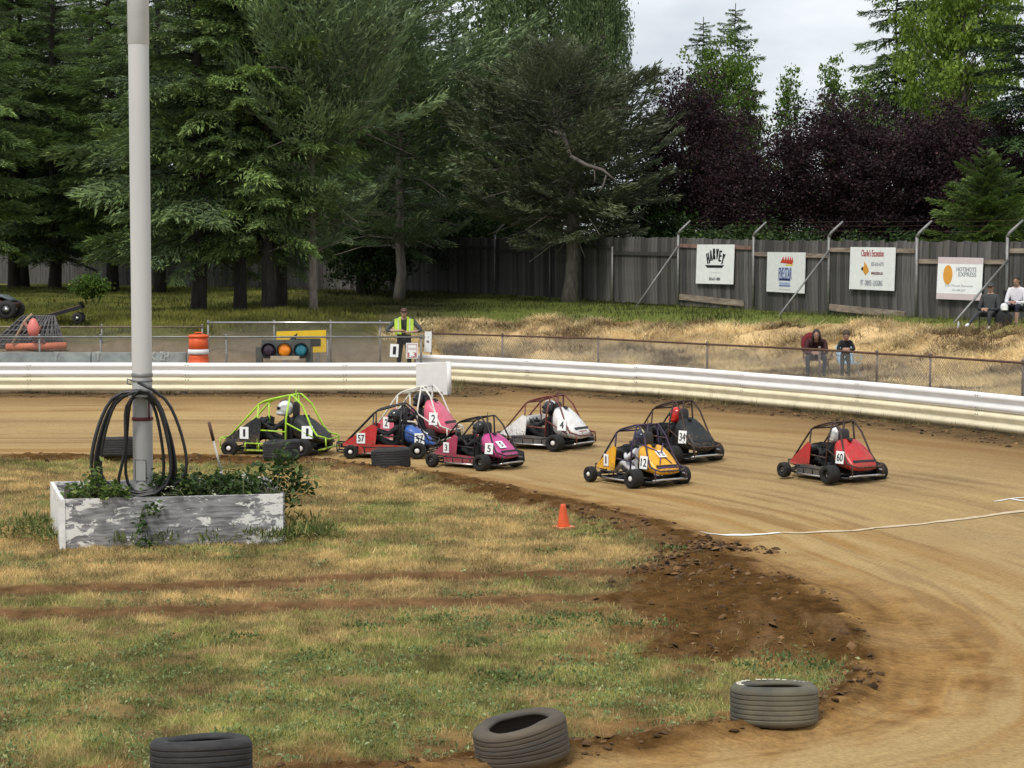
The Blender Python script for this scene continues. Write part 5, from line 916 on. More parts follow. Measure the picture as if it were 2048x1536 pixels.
for S_ in 'LR': BONES += [('chest', 'sh'+S_), ('sh'+S_, 'el'+S_), ('el'+S_, 'wr'+S_), ('pelvis', 'hip'+S_), ('hip'+S_, 'kn'+S_), ('kn'+S_, 'an'+S_), ('an'+S_, 'toe'+S_)]
RAD = dict(pelvis=(.15, .12), belly=(.145, .105), chest=(.16, .115), neck0=(.075, .07), neck=.055, head=.05, sh=.07, el=.045, wr=.030, hip=.095, kn=.060, an=.042, toe=.040)
def hand(mb, wr, d, palmn, m, curl=.5, s=1.0):
    """palm and five fingers leaving the wrist in direction d; palmn = palm normal"""
    d = Vector(d).normalized(); n = Vector(palmn); n = (n-d*n.dot(d)).normalized(); sd_ = d.cross(n); wr = Vector(wr)
    mb.tube([wr-d*.02, wr+d*.03*s, wr+d*.085*s], [.026*s, .036*s, .036*s], 8, mi=m)
    for i, (o_, L) in enumerate(((-.030, .062), (-.010, .075), (.010, .080), (.030, .070))):
        p = wr+d*.085*s+sd_*o_*s; a = p+(d*math.cos(curl*.5)+n*math.sin(curl*.5))*L*.45*s; b = a+(d*math.cos(curl*1.3)+n*math.sin(curl*1.3))*L*.35*s; c = b+(d*math.cos(curl*2)+n*math.sin(curl*2))*L*.25*s
        mb.tube([p, a, b, c], [.0105*s, .0095*s, .0085*s, .0065*s], 6, mi=m)
    p = wr+d*.02*s-sd_*.03*s; a = p+(d*.6-sd_*.7+n*.3)*.04*s; b = a+(d*.85-sd_*.2+n*.4)*.035*s; mb.tube([p, a, b], [.013*s, .011*s, .008*s], 6, mi=m)
def head_geo(mb, c, M, m_skin, m_eye, m_lip, s=1.0):
    """head facing local -Y about centre c"""
    T = Matrix.Translation(c) @ M @ Matrix.Scale(s, 4); mb.ball((0, 0, .02), (.075, .095, .105), T, m_skin, 16, 12); mb.ball((0, -.012, -.045), (.058, .072, .07), T, m_skin, 14, 9)
    mb.plate([(-.014, -.092, -.012), (.014, -.092, -.012), (0, -.088, .035)], .004, m_skin, T); mb.ball((0, -.098, -.008), (.014, .018, .014), T, m_skin, 8, 6)
    for x in (-.03, .03): mb.ball((x, -.083, .022), (.013, .008, .007), T, m_eye, 8, 5); mb.ball((x, -.084, .040), (.018, .006, .004), T, m_eye, 8, 4); mb.ball((x*2.55, .005, .005), (.010, .018, .028), T, m_skin, 8, 6)
    mb.ball((0, -.083, -.045), (.022, .008, .006), T, m_lip, 8, 4)
skinm = mat('skin', (.42, .25, .18), .55, var=.08); lipm = mat('lips', (.33, .13, .11), .5); eyem = mat('eyes', (.05, .035, .03), .4)
def cloth(n, c, v=.2): return mat(n, c, .85, var=v, sc=9, bump=.25)
def make_person(label, loc, rotz, J, top, legs, shoes, sleeve=1.0, shin=0, scale=1.0, fat=1.0, headM=Matrix.Identity(4), hair=None, hairc=None, hands=True, hd=None, group=None, bare_shin=False):
    """J: joint name -> co (facing -Y)"""
    t = thing('person', label, 'person', loc, rotz, group); t.scale = (scale,)*3; JJ = {}
    for n, c in J.items():
        k = n[:-1] if n[-1] in 'LR' and n[:-1] in RAD else n; r_ = RAD[k]; r_ = tuple(q*fat for q in r_) if isinstance(r_, tuple) else r_*(fat if k in ('sh', 'hip', 'el', 'kn') else 1); JJ[n] = (Vector(c), r_)
    V, F_ = skin_mesh(JJ, BONES, 'pelvis'); mb = MB(); cent = []; A = []
    segs = [(a, b, Vector(J[a]), Vector(J[b])) for a, b in BONES]; mi = []
    for f in F_:
        c = sum((V[i] for i in f), Vector())/len(f); best = None
        for a, b, p, q in segs:
            d = q-p; tt_ = max(0, min(1, (c-p).dot(d)/max(1e-9, d.dot(d)))); dist = (c-p-d*tt_).length
            if best is None or dist < best[0]: best = (dist, a, b, tt_)
        _, a, b, tt_ = best; k = a[:2]+b[:2]
        if a == 'neck' or b == 'neck' or b == 'head': m_ = 1
        elif b.startswith('wr'): m_ = 0 if tt_ < sleeve else 1
        elif b.startswith('kn') or b.startswith('hip') or a == 'pelvis' and b.startswith('h'): m_ = 2
        elif b.startswith('an'): m_ = 2 if not bare_shin or tt_ < .35 else 1
        elif b.startswith('toe'): m_ = 3
        elif a == 'pelvis' and tt_ < .35: m_ = 2
        else: m_ = 0
        mi.append(m_)
    b0 = len(mb.v); mb.v += V; mb.f += F_; mb.sm += [True]*len(F_); mb.mi += mi
    hc = Vector(J['head'])+Vector((0, 0, .045)); head_geo(mb, hc, headM, 1, 4, 5)
    if hands and hd:
        for S_ in 'LR': hand(mb, J['wr'+S_], hd[S_][0], hd[S_][1], 1, hd[S_][2] if len(hd[S_]) > 2 else .5)
    mb.build('body', [top, skinm, legs, shoes, eyem, lipm], t)
    if hair: hair(t, hc, headM, hairc)
    return t
def hair_short(t, c, M, m):
    T = Matrix.Translation(c) @ M; mb = MB(); mb.ball((0, .010, .052), (.086, .098, .090), T, 0, 16, 10); mb.ball((0, .045, .0), (.082, .07, .09), T, 0, 14, 8); mb.build('hair', m, t)
def hair_long(t, c, M, m):
    T = Matrix.Translation(c) @ M; mb = MB(); mb.ball((0, .018, .04), (.09, .1, .10), T, 0, 16, 10); rr = random.Random(3)
    for i in range(26):
        a = -.5+i/25*(math.pi+1.0); x, y = .082*math.cos(a), .02+.085*math.sin(a); L = .24+.08*rr.random(); mb.tube([(x*.9, y*.9, .06), (x*1.1, y*1.05, -.05), (x*1.15+rr.gauss(0, .01), y*1.0, -.05-L)], [.02, .022, .008], 5, M=T)
    mb.build('hair', m, t)
def hair_cap(t, c, M, m):
    T = Matrix.Translation(c) @ M; mb = MB(); mb.ball((0, .012, .045), (.086, .10, .088), T, 0, 16, 10); mb.loft([(-.06, .02, -.006, .006), (0, .075, -.008, .008), (.06, .02, -.006, .006)], 10, 2.2, M=T @ Matrix.Translation((0, -.105, .055)) @ Matrix.Rotation(0, 4, 'Z')); mb.build('cap', m, t)
    g = MB(); 
    for x in (-.032, .032): g.ball((x, -.092, .022), (.026, .010, .016), T, 0, 10, 6)
    g.tube([(-.075, -.04, .024), (-.06, -.085, .024), (.06, -.085, .024), (.075, -.04, .024)], .004, 5, M=T); g.build('sunglasses', blackm, t)
denim = cloth('dark_jeans', (.030, .036, .055)); navy = cloth('navy_cloth', (.012, .014, .028)); blackc = cloth('black_cloth', (.016, .016, .018)); greyc = cloth('grey_cloth', (.045, .047, .05)); whitec = cloth('white_cloth', (.75, .73, .78), .06); maroonc = cloth('maroon_cloth', (.05, .014, .018)); boots = mat('dark_shoes', (.03, .027, .025), .7); whites = mat('white_shoes', (.7, .7, .66), .6); sweat = cloth('charcoal_jersey', (.055, .065, .068))
# flagger leaning on the fence
q = xy(808, 52.75); fl = make_person('person in yellow vest, cap and sunglasses leaning crossed arms on the fence', (q[0], q[1], H(*q)), 0.05,
    dict(pelvis=(0, .16, .98), belly=(0, .08, 1.13), chest=(0, .0, 1.36), neck0=(0, -.04, 1.50), neck=(0, -.07, 1.57), head=(0, -.10, 1.60), shL=(.22, -.02, 1.44), elL=(.46, -.16, 1.19), wrL=(.12, -.34, 1.15), shR=(-.22, -.02, 1.44), elR=(-.46, -.16, 1.19), wrR=(-.10, -.30, 1.19), hipL=(.10, .17, .92), hipR=(-.10, .17, .92), knL=(.13, .12, .50), knR=(-.13, .15, .50), anL=(.14, .18, .09), anR=(-.14, .2, .09), toeL=(.16, .05, .05), toeR=(-.17, .07, .05)),
    sweat, blackc, boots, sleeve=.35, fat=1.14, hair=hair_cap, hairc=mat('brown_cap', (.10, .045, .04), .8), hd=dict(L=((-1, 0, .05), (0, -.3, -1), .3), R=((1, 0, .0), (0, -.3, -1), .3)))
vest = mat('hi_vis_vest', (.55, .80, .06), .6, var=.1); 
for sx in (-1, 1):
    mb = MB(); mb.plate([(sx*.085, -.185, 1.50), (sx*.07, -.19, 1.10), (sx*.235, -.16, 1.10), (sx*.245, -.13, 1.46)][::sx], .03); mb.plate([(sx*.07, .19, 1.52), (sx*.245, .18, 1.46), (sx*.235, .22, 1.08), (sx*.0, .24, 1.08)][::-sx], .02); mb.plate([(sx*.085, -.185, 1.50), (sx*.245, -.13, 1.46), (sx*.245, .18, 1.47), (sx*.07, .19, 1.53)][::-sx], .015); mb.plate([(sx*.247, -.12, 1.36), (sx*.237, -.15, 1.10), (sx*.237, .2, 1.08), (sx*.25, .16, 1.36)][::sx], .01)
    v = mb.build('vest_panel', vest, fl); mb = MB(); mb.plate([(sx*.135, -.188, 1.49), (sx*.125, -.192, 1.11), (sx*.16, -.185, 1.11), (sx*.17, -.174, 1.48)][::sx], .004); mb.build('reflective_strip', mat('silver_strip', (.62, .66, .5), .3), v)
# chairs
def camp_chair(label, loc, rotz, fm, cmat, s=1.0, pad=None, back_h=.9, rnd=False):
    t = thing('camp_chair', label, 'chair', loc, rotz); t.scale = (s, s, s); mb = MB()
    mb.plate([(-.25, -.25, .42), (.25, -.25, .42), (.24, .20, .38), (-.24, .20, .38)], .02); mb.build('seat', cmat, t)
    mb = MB()
    if rnd: mb.lathe([(.02, .0), (.20, .015), (.30, .06), (.31, .075), (.2, .03), (.02, .02)], 24, M=Matrix.Translation((0, .30, .70)) @ Matrix.Rotation(-math.pi/2-.25, 4, 'X') @ Matrix.Scale(-1, 4, (0, 0, 1)))
    else: mb.plate([(-.25, .20, .40), (.25, .20, .40), (.24, .32, back_h), (-.24, .32, back_h)], .02)
    mb.build('backrest', cmat, t)
    mb = MB()
    for sx in (-1, 1): mb.tube([(sx*.25, -.26, 0), (sx*.27, .26, .62)], .012, 6); mb.tube([(sx*.25, .24, 0), (sx*.27, -.26, .60)], .012, 6); mb.tube([(sx*.27, -.27, .61), (sx*.27, .27, .63)], .016, 6); mb.tube([(sx*.25, .2, .40), (sx*.25, .32, back_h)], .012, 6)
    mb.tube([(-.25, -.26, 0), (.25, .24, 0)], .010, 5); mb.tube([(.25, -.26, 0), (-.25, .24, 0)], .010, 5); mb.build('frame', fm, t)
    return t
def seated(lean=.3, kn=.17, arms='lap', hz=.50, nod=.0, reach=-.28):
    cy = .08-.35*math.sin(lean); cz = hz+.36*math.cos(lean)
    d = dict(pelvis=(0, .12, hz+.02), belly=(0, .12-.16*math.sin(lean), hz+.15), chest=(0, .12-.40*math.sin(lean), hz+.35*math.cos(lean)), neck0=(0, .12-.58*math.sin(lean), hz+.50*math.cos(lean)), neck=(0, .10-.66*math.sin(lean), hz+.56*math.cos(lean)), head=(0, .07-.72*math.sin(lean), hz+.60*math.cos(lean)))
    c = Vector(d['chest']); 
    for S_, sx in (('L', 1), ('R', -1)):
        d['sh'+S_] = (sx*.19, c.y-.01, c.z+.08); d['el'+S_] = (sx*.25, c.y-.04-.08, hz+.10); d['wr'+S_] = (sx*.06, reach-.02, hz+.12); d['hip'+S_] = (sx*.10, .08, hz); d['kn'+S_] = (sx*kn, -.36, hz+.03); d['an'+S_] = (sx*(kn-.02), -.36, .09); d['toe'+S_] = (sx*kn, -.50, .05)
    return {k: (v if isinstance(v, tuple) else tuple(v)) for k, v in d.items()}
HDS = dict(L=((-.8, -.5, -.1), (0, 0, -1), .6), R=((.8, -.5, -.1), (0, 0, -1), .6)); ND = Matrix.Rotation(.35, 4, 'X')
def place(px, py, Y): q = xy(px, Y); return (q[0], q[1], H(*q))
wl = place(1633, 752, 46.4); camp_chair('dark red round backed folding chair under the long haired spectator', (wl[0]+.05, wl[1]+.15, wl[2]), .35, mat('red_brown_frame', (.14, .05, .04), .6), cloth('dark_red_fabric', (.17, .014, .02)), .98, rnd=True, back_h=.95)
make_person('person with long dark hair and maroon top hunched forward on the red folding chair', wl, -.15, seated(.62, .20, hz=.46), maroonc, denim, boots, sleeve=.75, hair=hair_long, hairc=mat('dark_brown_hair', (.028, .014, .012), .6), hd=HDS, headM=ND, scale=.97)
wl2 = place(1692, 752, 45.9); camp_chair('small light blue folding chair behind the child at the fence', (wl2[0]+.12, wl2[1]+.28, wl2[2]), .35, mat('pale_frame', (.45, .5, .5), .5, .3), cloth('light_blue_fabric', (.42, .62, .82), .25), .8)
make_person('child in black jacket standing bent over at the fence before the blue chair', wl2, -.1, {k: (v[0]*.8, v[1]*.8, v[2]) for k, v in dict(pelvis=(0, .12, .50), belly=(0, .06, .60), chest=(0, -.02, .74), neck0=(0, -.08, .85), neck=(0, -.11, .89), head=(0, -.14, .91), shL=(.15, -.03, .80), elL=(.24, -.10, .64), wrL=(.07, -.24, .66), shR=(-.15, -.03, .80), elR=(-.24, -.10, .64), wrR=(-.07, -.24, .66), hipL=(.08, .12, .46), hipR=(-.08, .12, .46), knL=(.09, .04, .27), knR=(-.09, .04, .27), anL=(.09, .10, .08), anR=(-.09, .10, .08), toeL=(.10, .0, .05), toeR=(-.10, .0, .05)).items()}, blackc, greyc, boots, sleeve=1, fat=.72, hair=hair_short, hairc=mat('brown_hair', (.07, .045, .03), .7), hd=HDS, headM=ND)
wr_ = place(2032, 650, 51.6); camp_chair('black folding chair at the right edge by the fence', (wr_[0]+.05, wr_[1]+.12, wr_[2]), .2, blackp, cloth('black_fabric', (.012, .012, .014)), 1.0)
make_person('person in a white top and navy cropped trousers sitting at the right edge', wr_, -.55, seated(.12, .14, hz=.50), whitec, navy, boots, sleeve=.95, bare_shin=True, fat=1.1, hair=hair_short, hairc=mat('black_hair', (.02, .014, .012), .6), hd=HDS)
wg = place(1976, 648, 51.2); camp_chair('black low folding chair left of the person in white', (wg[0]+.05, wg[1]+.12, wg[2]), -.3, blackp, cloth('black_fabric_two', (.014, .014, .016)), .9)
JJ = seated(-.18, .14, hz=.42); JJ['knR'] = (-.16, -.38, .44); JJ['anR'] = (-.30, -.70, .16); JJ['toeR'] = (-.33, -.82, .12)
make_person('person in grey slouched on the low black chair with one white shoe stretched out', wg, -.5, JJ, greyc, greyc, whites, hair=hair_cap, hairc=cloth('grey_cap_cloth', (.06, .065, .065)), hd=HDS)
mb = MB(); mb.lathe([(.08, 0), (.09, .03), (.095, .10), (.075, .16), (.03, .19)], 18); mb.loft([(-.07, .02, -.0, .014), (0, .07, 0, .016), (.07, .02, 0, .014)], 10, 2.2, M=Matrix.Translation((0, -.10, .02))); o = mb.build('peaked_cap', whitep); o.location = (wg[0]+.34, wg[1]-.25, wg[2]+.50); tag(o, 'white peaked cap resting on the black bag between two seated spectators', 'cap')
mb = MB(); mb.loft([(-.2, .14, 0, .36), (-.1, .17, 0, .50), (.1, .17, 0, .49), (.2, .14, 0, .38)], 16, 3.5); mb.tube([(-.1, -.0, .47), (-.06, 0, .53), (.06, 0, .53), (.1, 0, .47)], .012, 5); o = mb.build('bag', cloth('black_bag', (.013, .013, .015))); o.location = (wg[0]+.34, wg[1]-.2, wg[2]); tag(o, 'black bag standing between the two seated spectators at the right', 'bag')
q = P(1917, 641, 51.5); z = H(q.x, q.y); mb = MB(); mb.lathe([(.03, 0), (.032, .01), (.032, .16), (.028, .19), (.014, .22), (.014, .25)], 14); o = mb.build('bottle', mat('clear_plastic', (.62, .66, .64), .2)); o.location = (q.x, q.y, z); tag(o, 'small pale plastic bottle at the foot of the rightmost brace', 'bottle')
q = P(1874, 652, 50.6); mb = MB(); mb.lathe([(.02, .0), (.12, .005), (.16, .03), (.15, .032), (.11, .014), (.02, .01)], 18); o = mb.build('paper_plate', whitep); o.location = (q.x, q.y, H(q.x, q.y)+.03); tag(o, 'white paper plate lying on the grass under the orange oval banner', 'plate')
# ------------------------------------------------------------------ karts
kart_rub = mat('kart_tyre', (.010, .010, .010), .8, var=.4, sc=12, dust=.12, dustc=(.12, .09, .055)); rimm = mat('dull_rim', (.12, .12, .12), .4, .8, dust=.3); hub = mat('white_hub', (.75, .75, .73), .4)
def wheel(parent, x, y, R_, w_, side, hubm=None):
    T = Matrix.Translation((x, y, R_-.004)) @ Matrix.Rotation(math.pi/2, 4, 'X'); mb = MB()
    mb.lathe([(R_*.52, -w_*.46), (R_*.62, -w_*.5), (R_*.88, -w_*.5), (R_*.97, -w_*.42), (R_, -w_*.25), (R_, w_*.25), (R_*.97, w_*.42), (R_*.88, w_*.5), (R_*.62, w_*.5), (R_*.52, w_*.46)], 22, M=T, cap=False); o = mb.build('wheel', kart_rub, parent)
    mb = MB(); s_ = 1 if side > 0 else -1; mb.lathe([(R_*.53, -w_*.44), (R_*.50, -w_*.3), (R_*.5, w_*.3), (R_*.53, w_*.44)], 18, M=T, cap=False); mb.lathe([(R_*.5, -.01), (R_*.3, -.03*s_), (.02, -.03*s_), (.02, .0), (R_*.5, .01)], 18, M=T @ Matrix.Translation((0, 0, -s_*w_*.12))); mb.build('rim', rimm, o)
    if hubm: mb = MB(); mb.ball((0, 0, -s_*w_*.36), (R_*.30, R_*.30, .02), T, 0, 12, 6); mb.build('hub_cap', hubm, o)
    return o
def numplate(parent, c, nrm, up, txt, w_=.17, h_=.2, m=INK):
    n = Vector(nrm).normalized(); Z = Vector(up); Z = (Z-n*Z.dot(n)).normalized(); X = Z.cross(-n)*-1; X = (-n).cross(Z)*-1; X = Z.cross(n)*-1; Y_ = -n; X = Y_.cross(Z); M = Matrix((X, Y_, Z)).transposed().to_4x4(); M.translation = Vector(c)
    mb = MB(); mb.plate([(-w_/2, 0, -h_/2), (w_/2, 0, -h_/2), (w_/2, 0, h_/2), (-w_/2, 0, h_/2)], .006, M=M); o = mb.build('number_plate', banner, parent); put_text(txt, M, 0, 0, w_*(.2 if txt == '1' else .42) if len(txt) == 1 else w_*.72, h_*.62, m, o, bold=.006); return o
SUIT = {}
DJ = dict(pelvis=(-.17, 0, .20), belly=(-.20, 0, .30), chest=(-.20, 0, .46), neck0=(-.18, 0, .56), neck=(-.17, 0, .60), head=(-.165, 0, .63))
for S_, sy in (('L', 1), ('R', -1)): DJ.update({'sh'+S_: (-.19, sy*.14, .53), 'el'+S_: (-.02, sy*.20, .40), 'wr'+S_: (.13, sy*.10, .47), 'hip'+S_: (-.14, sy*.08, .19), 'kn'+S_: (.16, sy*.12, .33), 'an'+S_: (.40, sy*.09, .17), 'toe'+S_: (.48, sy*.09, .22)})
RAD_D = dict(pelvis=(.12, .10), belly=(.115, .085), chest=(.13, .095), neck0=(.06, .055), neck=.045, head=.04, sh=.056, el=.040, wr=.028, hip=.075, kn=.052, an=.038, toe=.035)
_dv, _df = skin_mesh({n: (Vector(c), RAD_D[n[:-1] if n[-1] in 'LR' and n[:-1] in RAD_D else n]) for n, c in DJ.items()}, BONES, 'pelvis', 1)
def driver(kt, label, suit, helm, hcol2=None, visor=True, turn=0):
    t = thing('person', label, 'person', kt.location.copy(), kt.rotation_euler.z, 'kart drivers'); t.scale = kt.scale.copy(); mb = MB(); mb.v += [v.copy() for v in _dv]; mb.f += [list(f) for f in _df]; mb.sm += [True]*len(_df); mb.mi += [0]*len(_df)
    for sy in (1, -1): hand(mb, (.13, sy*.10, .47), (.7, -sy*.5, .2), (.0, 0, -1), 1, .9, .8)
    mb.build('body', [suit, blackm], t); T = Matrix.Translation((-.16, 0, .725)) @ Matrix.Rotation(turn, 4, 'Z'); hb = MB()
    hb.ball((0, 0, .01), (.132, .115, .125), T, 0, 20, 12); hb.loft([(-.02, .10, -.11, .0), (.05, .098, -.115, -.01), (.11, .08, -.11, -.02), (.14, .05, -.10, -.035)], 16, 2.4, M=T); h = hb.build('helmet', helm, t)
    if hcol2: hb = MB(); hb.tube([(-.135, 0, 0), (-.09, 0, .10), (0, 0, .138), (.09, 0, .105)], .02, 6, M=T); hb.build('helmet_stripe', hcol2, h)
    hb = MB(); hb.loft([(.045, .108, -.025, .055), (.095, .10, -.025, .05), (.125, .075, -.02, .04), (.14, .04, -.015, .03)], 16, 2.6, M=T); hb.build('visor', mat('dark_visor', (.01, .01, .012), .12), h); return t
def kart(label, FL, theta, s, body, body2, cage, side, plates, tail_h=1.0, tail_w=1.0, hubm=None, nerf=None, tailm=None, seat_hi=True, nose_h=1.0, tall=.96, name='cage_kart', rr=.150):
    th = math.radians(theta); c, sn = math.cos(th), math.sin(th); lx, ly = .58*s, .47*s; X = FL[0]-(c*lx-sn*ly); Y_ = FL[1]-(sn*lx+c*ly)
    t = thing(name, label, 'kart', (X, Y_, H(X, Y_)+.004), th, 'caged karts racing through the bend'); t.scale = (s, s, s*tall); tm = tailm or body; nf = nerf or blackp
    for x, sd_ in ((.58, 1), (.58, -1)): wheel(t, x, sd_*.46, .125, .125, sd_, hubm)
    for sd_ in (1, -1): wheel(t, -.58, sd_*.47, rr, .20, sd_, hubm if sd_ > 0 else None)
    mb = MB()
    for sy in (-1, 1): mb.tube([(.70, sy*.22, .07), (.45, sy*.24, .065), (-.2, sy*.28, .065), (-.78, sy*.27, .09)], .016, 7)
    for x, w_ in ((.62, .22), (.2, .26), (-.3, .28), (-.74, .27)): mb.tube([(x, -w_, .07), (x, w_, .07)], .014, 6)
    mb.tube([(-.58, -.45, .14), (-.58, .45, .14)], .02, 8); mb.tube([(.58, -.42, .12), (.58, .42, .12)], .013, 6); mb.tube([(.52, -.22, .07), (.58, -.40, .12)], .012, 6); mb.tube([(.52, .22, .07), (.58, .40, .12)], .012, 6)
    mb.box((-.02, 0, .055), (1.25, .46, .012)); mb.build('chassis', side if False else blackp, t)
    mb = MB(); mb.tube([(-.78, -.27, .10), (-.90, -.33, .13), (-.92, -.2, .14), (-.92, .2, .14), (-.90, .33, .13), (-.78, .27, .10)], .016, 7); mb.build('rear_bumper', chrome if nerf is None else nf, t); mb = MB(); mb.tube([(-.90, -.30, .30), (-.91, -.2, .27), (-.91, .2, .27), (-.90, .30, .30)], .013, 7)
    for sy in (-.3, .3): mb.tube([(-.91, sy, .14), (-.90, sy, .30)], .012, 6)
    mb.build('bumper_hoop', cage, t)
    mb = MB(); mb.tube([(.68, -.2, .08), (.84, -.2, .10), (.86, 0, .11), (.84, .2, .10), (.68, .2, .08)], .015, 7); mb.tube([(.72, -.18, .24), (.85, -.16, .25), (.87, 0, .25), (.85, .16, .25), (.72, .18, .24)], .014, 7)
    for sy in (-.16, .16): mb.tube([(.85, sy, .10), (.855, sy, .25)], .011, 6)
    mb.build('front_bumper', nf, t)
    for sy in (-1, 1):
        mb = MB(); mb.tube([(.42, sy*.26, .07), (.36, sy*.42, .09), (-.30, sy*.44, .09), (-.38, sy*.28, .07)], .015, 7); mb.build('lower_side_rail', nf if nerf else chrome, t); mb = MB(); mb.tube([(.40, sy*.27, .20), (.34, sy*.43, .20), (-.28, sy*.45, .20), (-.36, sy*.29, .20)], .012, 7)
        for x in (.34, .12, -.10, -.28): mb.tube([(x, sy*.43, .09), (x, sy*.44, .20)], .010, 5)
        o = mb.build('side_rail', nf, t)
        if side is not None: mb = MB(); mb.plate([(.46, sy*.295, .07), (-.36, sy*.325, .07), (-.36, sy*.33, .22), (.10, sy*.315, .24), (.46, sy*.295, .22)][::sy*-1 if sy > 0 else 1], .012); mb.build('side_skirt', side, t)
    # cage
    for sy in (-1, 1):
        mb = MB(); y = sy
        mb.tube([(.76, y*.20, .20), (.45, y*.22, .53), (.20, y*.225, .80), (.12, y*.22, .85), (.0, y*.21, .89), (-.28, y*.20, .955), (-.34, y*.20, .95), (-.50, y*.21, .80), (-.66, y*.26, .46), (-.76, y*.29, .33), (-.90, y*.30, .30)], .0155, 7)
        mb.tube([(-.30, y*.20, .95), (-.26, y*.27, .60), (-.26, y*.31, .08)], .0155, 7); mb.tube([(.20, y*.225, .80), (.21, y*.26, .45), (.20, y*.29, .08)], .014, 7); mb.tube([(.21, y*.27, .40), (-.26, y*.30, .38)], .013, 7); mb.tube([(-.26, y*.28, .52), (-.70, y*.28, .30)], .012, 6)
        o = mb.build('cage_side', cage, t)
    mb = MB(); mb.tube([(.16, -.22, .83), (.16, .22, .83)], .0145, 7); mb.tube([(-.31, -.20, .955), (-.31, .20, .955)], .0155, 7); mb.tube([(.16, -.2, .83), (-.31, 0, .955), (.16, .2, .83)], .011, 6); mb.tube([(-.32, 0, .955), (-.31, 0, .62), (-.34, 0, .2)], .018, 7); 
    m2 = MB(); m2.tube([(-.68, -.265, .42), (-.68, .265, .42)], .012, 6); m2.build('rear_cross_bar', cage, t); m2 = MB(); m2.tube([(.75, -.2, .2), (.75, .2, .2)], .013, 6); m2.build('front_cross_bar', cage, t)
    mb.tube([(-.31, .0, .955), (-.33, .0, 1.03)], .006, 5); mb.build('cage_cross_bars', cage, t)
    # bodywork
    def side_panel(sy):
        mb = MB(); nh = nose_h; pts = [(.74, sy*.215, .20), (.17, sy*.285, .20), (.13, sy*.280, .56*nh), (.22, sy*.265, .60*nh), (.74, sy*.205, .25)]; mb.plate(pts[::-1] if sy > 0 else pts, .010); return mb.build('side_panel', body2 or body, t)
    pl_, pr_ = side_panel(1), side_panel(-1)
    mb = MB(); mb.loft([(.20, .255, .42*nose_h, .585*nose_h), (.40, .235, .28, .46*nose_h), (.60, .205, .20, .33*nose_h), (.72, .185, .16, .27), (.80, .13, .16, .22)], 20, 4.0); ho = mb.build('nose_hood', (body2 or body) if body is whp else blackm, t)
    tw, thh = tail_w, tail_h
    mb = MB(); mb.loft([(-.33, .16*tw, .30, .62*thh), (-.37, .215*tw, .26, .66*thh), (-.46, .245*tw, .22, .66*thh), (-.58, .26*tw, .21, .58*thh), (-.70, .255*tw, .20, .47*thh), (-.80, .235*tw, .20, .36*thh), (-.86, .20*tw, .22, .29*thh)], 24, 3.0); tl = mb.build('tail_cowl', tm, t)
    mb = MB(); mb.tube([(-.47, -.05, .665*thh), (-.47, .05, .665*thh)], .012, 8); mb.lathe([(.035, 0), (.035, .02), (.02, .03)], 14, M=Matrix.Translation((-.52, .03, .638*thh))); mb.build('fuel_cap', blackm, tl)
    mb = MB(); mb.plate([(-.80, -.20*tw, .358*thh+.006), (-.80, .20*tw, .358*thh+.006), (-.83, .19*tw, .325*thh+.006), (-.83, -.19*tw, .325*thh+.006)], .004); mb.build('tail_lip', blackm, tl)
    mb = MB(); mb.loft([(-.335, .14, .14, .60), (-.30, .165, .10, .62), (-.27, .16, .12, .60)], 18, 4.0); mb.box((-.12, 0, .12), (.34, .32, .05)); st = mb.build('seat', blackm, t)
    if seat_hi: mb = MB(); mb.loft([(-.36, .075, .60, .82), (-.34, .10, .58, .845), (-.31, .10, .58, .845), (-.295, .075, .60, .82)], 18, 3.2); mb.build('headrest', mat('grey_black_pad', (.035, .034, .034), .8), t)
    mb = MB(); T = Matrix.Translation((.17, 0, .49)) @ Matrix.Rotation(-.9, 4, 'Y'); mb.tube([(.115*math.cos(a), .115*math.sin(a), 0) for a in np.linspace(0, 2*math.pi, 19)[:-1]], .012, 6, M=T, closed=True); mb.tube([(0, 0, 0), (0, 0, -.25)], .010, 6, M=T)
    for a in (0, 2.1, 4.2): mb.tube([(0, 0, 0), (.11*math.cos(a), .11*math.sin(a), 0)], .007, 5, M=T)
    mb.build('steering_wheel', blackm, t)
    mb = MB(); mb.box((-.45, -.34, .16), (.20, .12, .14)); [mb.box((-.45, -.34, .25+.014*i), (.15, .13, .006)) for i in range(6)]; mb.tube([(-.40, -.38, .2), (-.55, -.41, .2), (-.80, -.40, .19)], .022, 8); mb.build('engine', mat('engine_metal_'+str(len(label)), (.16, .16, .165), .4, .7, dust=.2), t)
    for where, txt in plates:
        if where == 'NL': numplate(pl_, (.42, .272, .35*nose_h), (.123, 1, 0), (0, 0, 1), txt, .15, .19)
        if where == 'NR': numplate(pr_, (.42, -.272, .35*nose_h), (.10, -1, 0), (0, 0, 1), txt, .15, .19)
        if where == 'TL': numplate(tl, (-.60, .262*tw+.022, .40*thh), (-.10, 1, .10), (.0, 0, 1), txt, .17, .20)
        if where == 'TR': numplate(tl, (-.60, -.262*tw-.022, .40*thh), (-.10, -1, .10), (.0, 0, 1), txt, .17, .20)
        if where == 'TB': numplate(tl, (-.715, .10*tw, .472*thh), (-.66, .0, .72), (.72, 0, .66), txt, .17, .17)
        if where == 'TC': numplate(tl, (-.66, .0, .53*thh), (-.55, .0, .8), (.8, 0, .55), txt, .15, .16)
    return t
def paint(n, c, d=.30): return mat(n, c, .38 if sum(c) > .1 else .6, var=.12, sc=9, dust=(d if sum(c) > .1 else .03), coat=.1 if sum(c) > .1 else 0, spat=.75)
